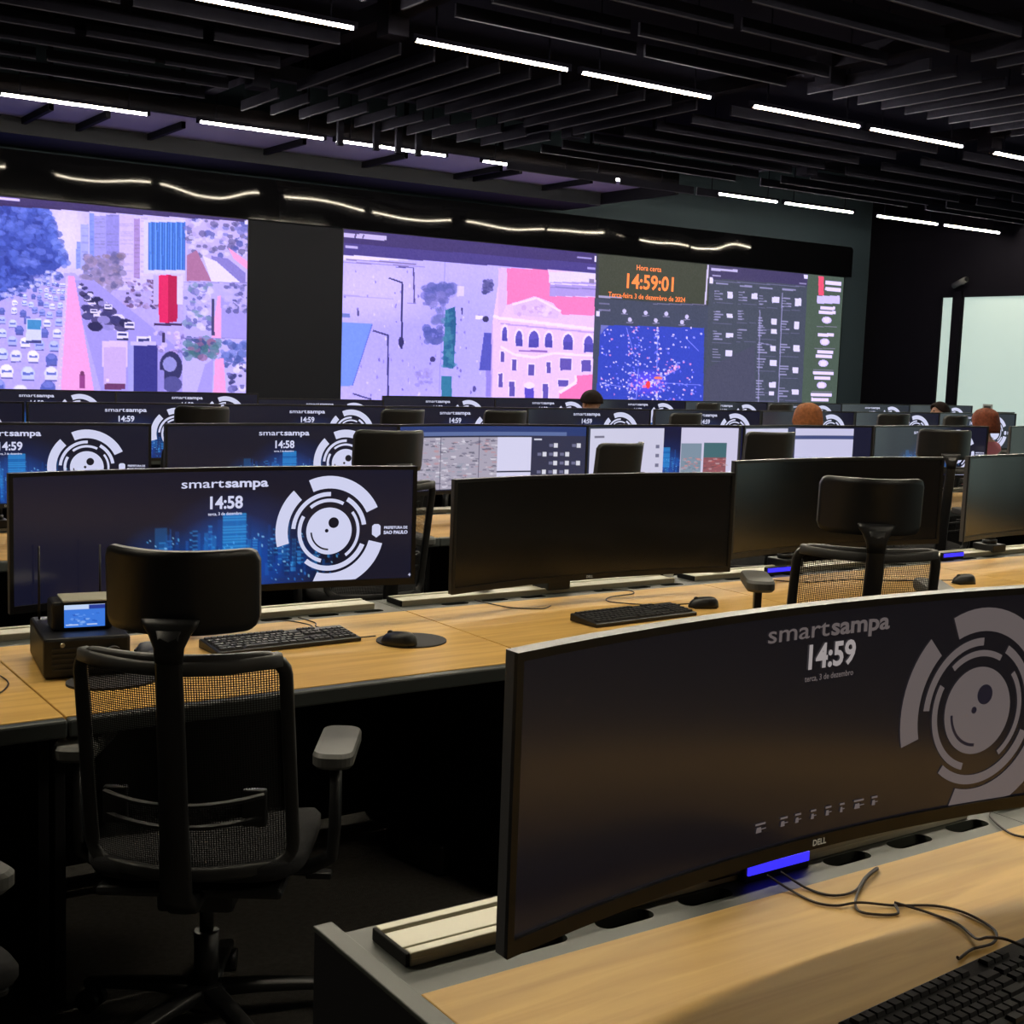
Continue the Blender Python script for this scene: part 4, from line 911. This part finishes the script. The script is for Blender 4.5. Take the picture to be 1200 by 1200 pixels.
# ================================================================== THINGS ON THE DESKS
def key_mesh(w_, d_):
    m = MB(); a, b = w_/2, d_/2; m.add([(-a,-b,0),(a,-b,0),(a,b,0),(-a,b,0),(-a*.82,-b*.78,.006),(a*.82,-b*.78,.006),(a*.82,b*.82,.006),(-a*.82,b*.82,.006)], [(4,5,6,7),(0,1,5,4),(1,2,6,5),(2,3,7,6),(3,0,4,7)]); return m.mesh('key', 'key')
KM = {}
def keyboard(x, y, rz, label, z=DZ):
    o = empty('keyboard', (x, y, z), rz, label=label, cat='keyboard', group='black keyboards')
    b = MB(); W, D = .445, .130
    b.add([(-W/2,-D/2,0.002),(W/2,-D/2,.002),(W/2,D/2,.002),(-W/2,D/2,.002),(-W/2,-D/2,.012),(W/2,-D/2,.012),(W/2,D/2,.024),(-W/2,D/2,.024),(-W/2+.003,-D/2+.003,.014),(W/2-.003,-D/2+.003,.014),(W/2-.003,D/2-.003,.026),(-W/2+.003,D/2-.003,.026)], [(3,2,1,0),(0,1,5,4),(1,2,6,5),(2,3,7,6),(3,0,4,7),(4,5,9,8),(5,6,10,9),(6,7,11,10),(7,4,8,11),(8,9,10,11)])
    b.build('case', 'black_plastic', o)
    for sx in (-1, 1): MB().box(sx*.19-.02, sx*.19+.02, -.055, -.04, 0, .003).build('foot', 'black_plastic', o); MB().box(sx*.19-.02, sx*.19+.02, .04, .055, 0, .003).build('foot', 'black_plastic', o)
    rows = [(-.050,[1.25,1.25,1.25,6.25,1.25,1.25,1.25,1.25]),(-.031,[2.25]+[1]*10+[2.75]),(-.012,[1.75]+[1]*11+[2.25]),(.007,[1.5]+[1]*12+[1.5]),(.026,[1]*13+[2]),(.050,[1]+[1]*12)]
    for y_, ws in rows:
        xx = -W/2+.010
        zz = .014+(y_+D/2)/D*.012
        for w_ in ws:
            kw = w_*.0187; k = round(kw-.0015,4)
            if k not in KM: KM[k] = key_mesh(k, .0165)
            link('key', KM[k], o, (xx+kw/2, y_, zz)); xx += kw
        xx = .072
        for q in range(3):
            if y_ not in (-.012,): 
                k = round(.0172,4)
                if k not in KM: KM[k] = key_mesh(k, .0165)
                link('key', KM[k], o, (xx+.010+q*.0187, y_, zz))
        for q in range(4):
            k = round(.0172,4); 
            if y_ < .03: link('key', KM.setdefault(k, key_mesh(k,.0165)), o, (.145+q*.0187, y_, zz))
    return o
def mouse(x, y, rz, label, z=DZ):
    o = empty('computer_mouse', (x, y, z), rz, label=label, cat='mouse', group='black mice')
    m = MB(); n, k = 24, 8; vs = []
    for i in range(k+1):
        ph = (i/k)*math.pi/2
        for j in range(n):
            a = 2*math.pi*j/n; vs.append((.031*math.cos(a)*math.cos(ph)**.5*(1-.10*math.sin(a)), .056*math.sin(a)*math.cos(ph)**.5, .003+.034*math.sin(ph)*(1-.25*math.sin(a)*math.cos(ph))))
    m.add(vs, [(i*n+j, i*n+(j+1)%n, (i+1)*n+(j+1)%n, (i+1)*n+j) for i in range(k) for j in range(n)]+[list(range(n))[::-1]], smooth=True); m.build('mouse_body', 'black_plastic', o)
    w_ = MB(); w_.cyl((-.004,.028,.031), (.004,.028,.031), .008, n=14); w_.build('scroll_wheel', 'chair_grey', o)
    MB().box(-.026,.026,-.04,.04,0,.004).build('glide_foot', 'black_plastic', o)
    return o
def cable(name, pts, label, r=.0022, m='cable', cat='cable'):
    # Catmull-Rom through the points
    P = [Vector(p) for p in pts]; out = []
    for i in range(len(P)-1):
        a, b, c, d = P[max(i-1,0)], P[i], P[i+1], P[min(i+2,len(P)-1)]
        for k in range(8):
            t = k/8; out.append(.5*((2*b)+(c-a)*t+(2*a-5*b+4*c-d)*t*t+(3*b-a-3*c+d)*t**3))
    out.append(P[-1])
    o = MB().sweep([tuple(p) for p in out], (r,r), n=6, upv=(0.01,0.02,1)).build(name, m); return tag(o, label, cat)

# front desk
keyboard(1.445, .972, R(4.2), 'black keyboard at the lower right corner of the foreground desk')
zc = DZ+.003
cable('cable', [(1.53,1.42,zc+.012),(1.54,1.37,zc),(1.555,1.33,zc),(1.60,1.325,zc),(1.66,1.355,zc),(1.705,1.372,zc),(1.70,1.365,zc+.002),(1.65,1.345,zc+.004),(1.58,1.305,zc),(1.545,1.27,zc),(1.56,1.245,zc),(1.59,1.232,zc),(1.605,1.25,zc+.005)], 'dark cable looped under the foreground monitor')
cable('cable', [(1.50,1.42,zc+.012),(1.51,1.37,zc),(1.51,1.325,zc),(1.53,1.30,zc),(1.565,1.285,zc+.003),(1.61,1.255,zc),(1.665,1.222,zc),(1.685,1.18,zc),(1.672,1.12,zc),(1.632,1.092,zc),(1.585,1.094,zc),(1.545,1.085,zc),(1.525,1.075,zc+.01)], 'dark cable curving wide to the right on the foreground desk')
cable('cable', [(1.61,1.255,zc+.005),(1.635,1.21,zc),(1.64,1.16,zc),(1.615,1.11,zc+.003),(1.60,1.08,zc+.02),(1.585,1.04,zc+.036),(1.59,.99,zc+.034),(1.60,.94,zc+.03)], 'dark cable running over the foreground keyboard')
cable('cable', [(2.13,1.455,zc),(2.10,1.43,zc),(2.06,1.36,zc),(2.08,1.32,zc)], 'short dark cable across the strip at far right')
# second row, first place
keyboard(1.535, 3.37, R(2), 'black keyboard in front of the bright 14:58 monitor')
mp = MB(); n = 40; pts = [(.105*math.cos(2*math.pi*j/n), .098*math.sin(2*math.pi*j/n)) for j in range(n)]
mp.add([(x,y,0) for x,y in pts]+[(x,y,.004) for x,y in pts], [list(range(n))[::-1], list(range(n,2*n))]+[[j,(j+1)%n,(j+1)%n+n,j+n] for j in range(n)])
tag(mp.build('mouse_pad', 'mouse_pad', None, (1.895, 3.255, DZ)), 'dark oval mouse pad beside the keyboard of the 14:58 desk', 'mouse pad')
mouse(1.83, 3.215, R(35), 'black mouse lying on the oval mouse pad', DZ+.004)
cable('cable', [(1.66,3.44,zc+.016),(1.68,3.50,zc),(1.72,3.56,zc),(1.70,3.64,zc),(1.66,3.70,DZ+.002)], 'thin cable from keyboard to rail at the 14:58 desk', .002)
cable('cable', [(1.80,3.30,zc+.012),(1.76,3.36,zc),(1.78,3.45,zc),(1.72,3.52,zc+.004),(1.75,3.60,zc),(1.74,3.70,DZ+.002)], 'thin mouse cable curling beside the oval mouse pad', .002)
# radio base station with small lit display
rd = empty('radio_base_station', (.965, 3.38, DZ), R(-8), label='black radio base station with small blue display left of the nearest chair', cat='radio')
MB().box(-.105, .105, -.16, .14, .004, .105, c=.008).build('case', 'black_plastic', rd)
for k in range(5): MB().box(-.085, .02, -.164, -.158, .022+k*.013, .028+k*.013).build('grille_bar', 'chair_grey', rd)
MB().cyl((.062,-.158,.06), (.062,-.180,.06), .020, n=20).build('knob', 'chair_grey', rd)
MB().cyl((-.06,-.158,.088), (-.06,-.164,.088), .006, n=12).build('key_button', 'chrome', rd)
hdp = MB(); hdp.box(-.075, .075, -.075, .02, .105, .180, c=.008); hd_ = hdp.build('display_head', 'black_plastic', rd)
rp = Pic(40, 28, (60,120,220)); rp.rect(0,0,1,.22,(190,210,245)); rp.rect(.6,.04,1,.2,(40,60,150)); rp.blobs((.1,.3,.9,.9), 22, .05, [(110,160,240),(40,90,190),(150,190,250)], .7); rp.rect(.05,.84,.35,.9,(210,225,250)); rp.rect(.55,.84,.8,.9,(210,225,250))
link('lcd_screen', picture_mesh('lcd_screen', rp, lambda U, V: (-.045+.100*U, np.full_like(U,-.0765), .172-.058*V), 'radio_lcd'), hd_)
MB().box(-.050, .080, -.090, .02, .181, .186, c=.002).build('sun_hood', 'alu', hd_)
for ax in (-.085, .070): MB().cyl((ax,.10,.10), (ax,.10,.30), .0035, .0025, n=8).build('antenna', 'chair_grey', rd)
for s in (-1, 1): MB().box(s*.052-.012, s*.052+.012, -.05, .05, 0, .005).build('foot', 'bezel', rd)
# hand microphone with coiled cord on a round pad
pdm = MB(); n = 36; pts = [(.112*math.cos(2*math.pi*j/n), .085*math.sin(2*math.pi*j/n)) for j in range(n)]
pdm.add([(x,y,0) for x,y in pts]+[(x,y,.006) for x,y in pts], [list(range(n))[::-1], list(range(n,2*n))]+[[j,(j+1)%n,(j+1)%n+n,j+n] for j in range(n)])
tag(pdm.build('mouse_pad', 'mouse_pad', None, (.985, 3.16, DZ)), 'round dark pad in front of the radio base station', 'mouse pad')
mc = empty('hand_microphone', (1.135, 3.34, DZ), R(-30), label='black hand microphone with coiled cord right of the radio', cat='microphone')
b_ = MB(); b_.sweep([(0,-.06,.016),(0,-.02,.020),(0,.03,.026),(0,.06,.024)], [(.020,.014),(.024,.016),(.032,.020),(.028,.016)], n=12, power=3, upv=(0,0,1)); b_.build('microphone_body', 'black_plastic', mc)
MB().box(-.034,-.028,-.01,.03,.018,.032,c=.002).build('talk_button', 'chair_grey', mc)
cp = [(-.01+.0*t, -.06-.10*t+.007*math.cos(t*60), .012+.006*math.sin(t*60)) for t in np.linspace(0,1,90)]
MB().sweep(cp, (.0028,.0028), n=5).build('coiled_cord', 'cable', mc)
mouse(.70, 3.40, R(60), 'black mouse at the left picture edge on the second-row desk')
cable('cable', [(.73,3.38,zc+.010),(.76,3.30,zc),(.75,3.22,zc),(.70,3.14,zc),(.62,3.12,zc)], 'thin mouse cable at the left picture edge', .002)
# second place
keyboard(2.735, 3.245, R(3), 'black keyboard behind the top edge of the foreground monitor')
mouse(3.085, 3.295, R(70), 'black mouse beside the keyboard behind the foreground monitor')
cable('cable', [(3.05,3.31,zc+.012),(2.97,3.38,zc),(2.88,3.45,zc),(2.84,3.52,zc),(2.90,3.58,zc),(3.02,3.60,zc),(3.05,3.66,zc),(2.98,3.73,DZ+.002)], 'thin mouse cable looping behind the black keyboard', .002)
cable('cable', [(2.42,3.73,DZ+.002),(2.43,3.64,zc),(2.46,3.55,zc),(2.54,3.50,zc),(2.60,3.53,zc)], 'thin cable hanging off the rail left of the black keyboard', .002)
mouse(4.46, 3.25, R(80), 'black mouse on the desk right of the raised chair')
cable('cable', [(4.42,3.26,zc+.012),(4.25,3.40,zc),(4.05,3.50,zc),(3.85,3.52,zc),(3.75,3.62,zc)], 'thin cable on the desk behind the raised chair', .002)
# cable plugs on the rails
for i, (x, yy) in enumerate(((1.14, 3.62),(2.50,3.70),(3.36,3.66),(3.62,3.66))):
    o = empty('power_plug', (x, yb_of(1)+.125, RAIL_Z+.002), R(20*i), label='white plug on the rail, %s from the left in the second row' % ORD[i], cat='plug', group='plugs on the rail')
    MB().box(-.025,.025,-.018,.018,0,.022,c=.004).build('plug_body', 'white_plastic', o); MB().cyl((.025,0,.011), (.05,0,.011), .006, n=8).build('strain_relief', 'white_plastic', o)
# power box on the floor below the second row
pb = empty('floor_power_box', (2.12, 3.36, 0), R(12), label='low black power box on the carpet under the second-row desk', cat='power box')
MB().box(-.14,.14,-.10,.10,0,.10,c=.012).build('box_body', 'black_plastic', pb)
for k in range(3): MB().box(-.10+k*.07,-.055+k*.07,-.104,-.098,.03,.07,c=.002).build('socket', 'chair_grey', pb)
# bottles on the fourth-row desk by the window
def bottle(x, y, m, label, h=.24):
    o = empty('bottle', (x, y, DZ), label=label, cat='bottle')
    MB().lathe([(0,0),(.034,0),(.036,.01),(.036,h*.68),(.030,h*.78),(.014,h*.86),(.014,h*.92)], n=18).build('bottle_body', m, o); MB().lathe([(.016,h*.91),(.017,h*.92),(.017,h),(0,h)], n=14).build('cap', 'white_plastic', o)
bottle(8.18, 5.52, 'blue_plastic', 'blue bottle standing by the frosted window, third row', .33); bottle(8.27, 5.50, 'white_plastic', 'white bottle standing beside the blue bottle', .31)
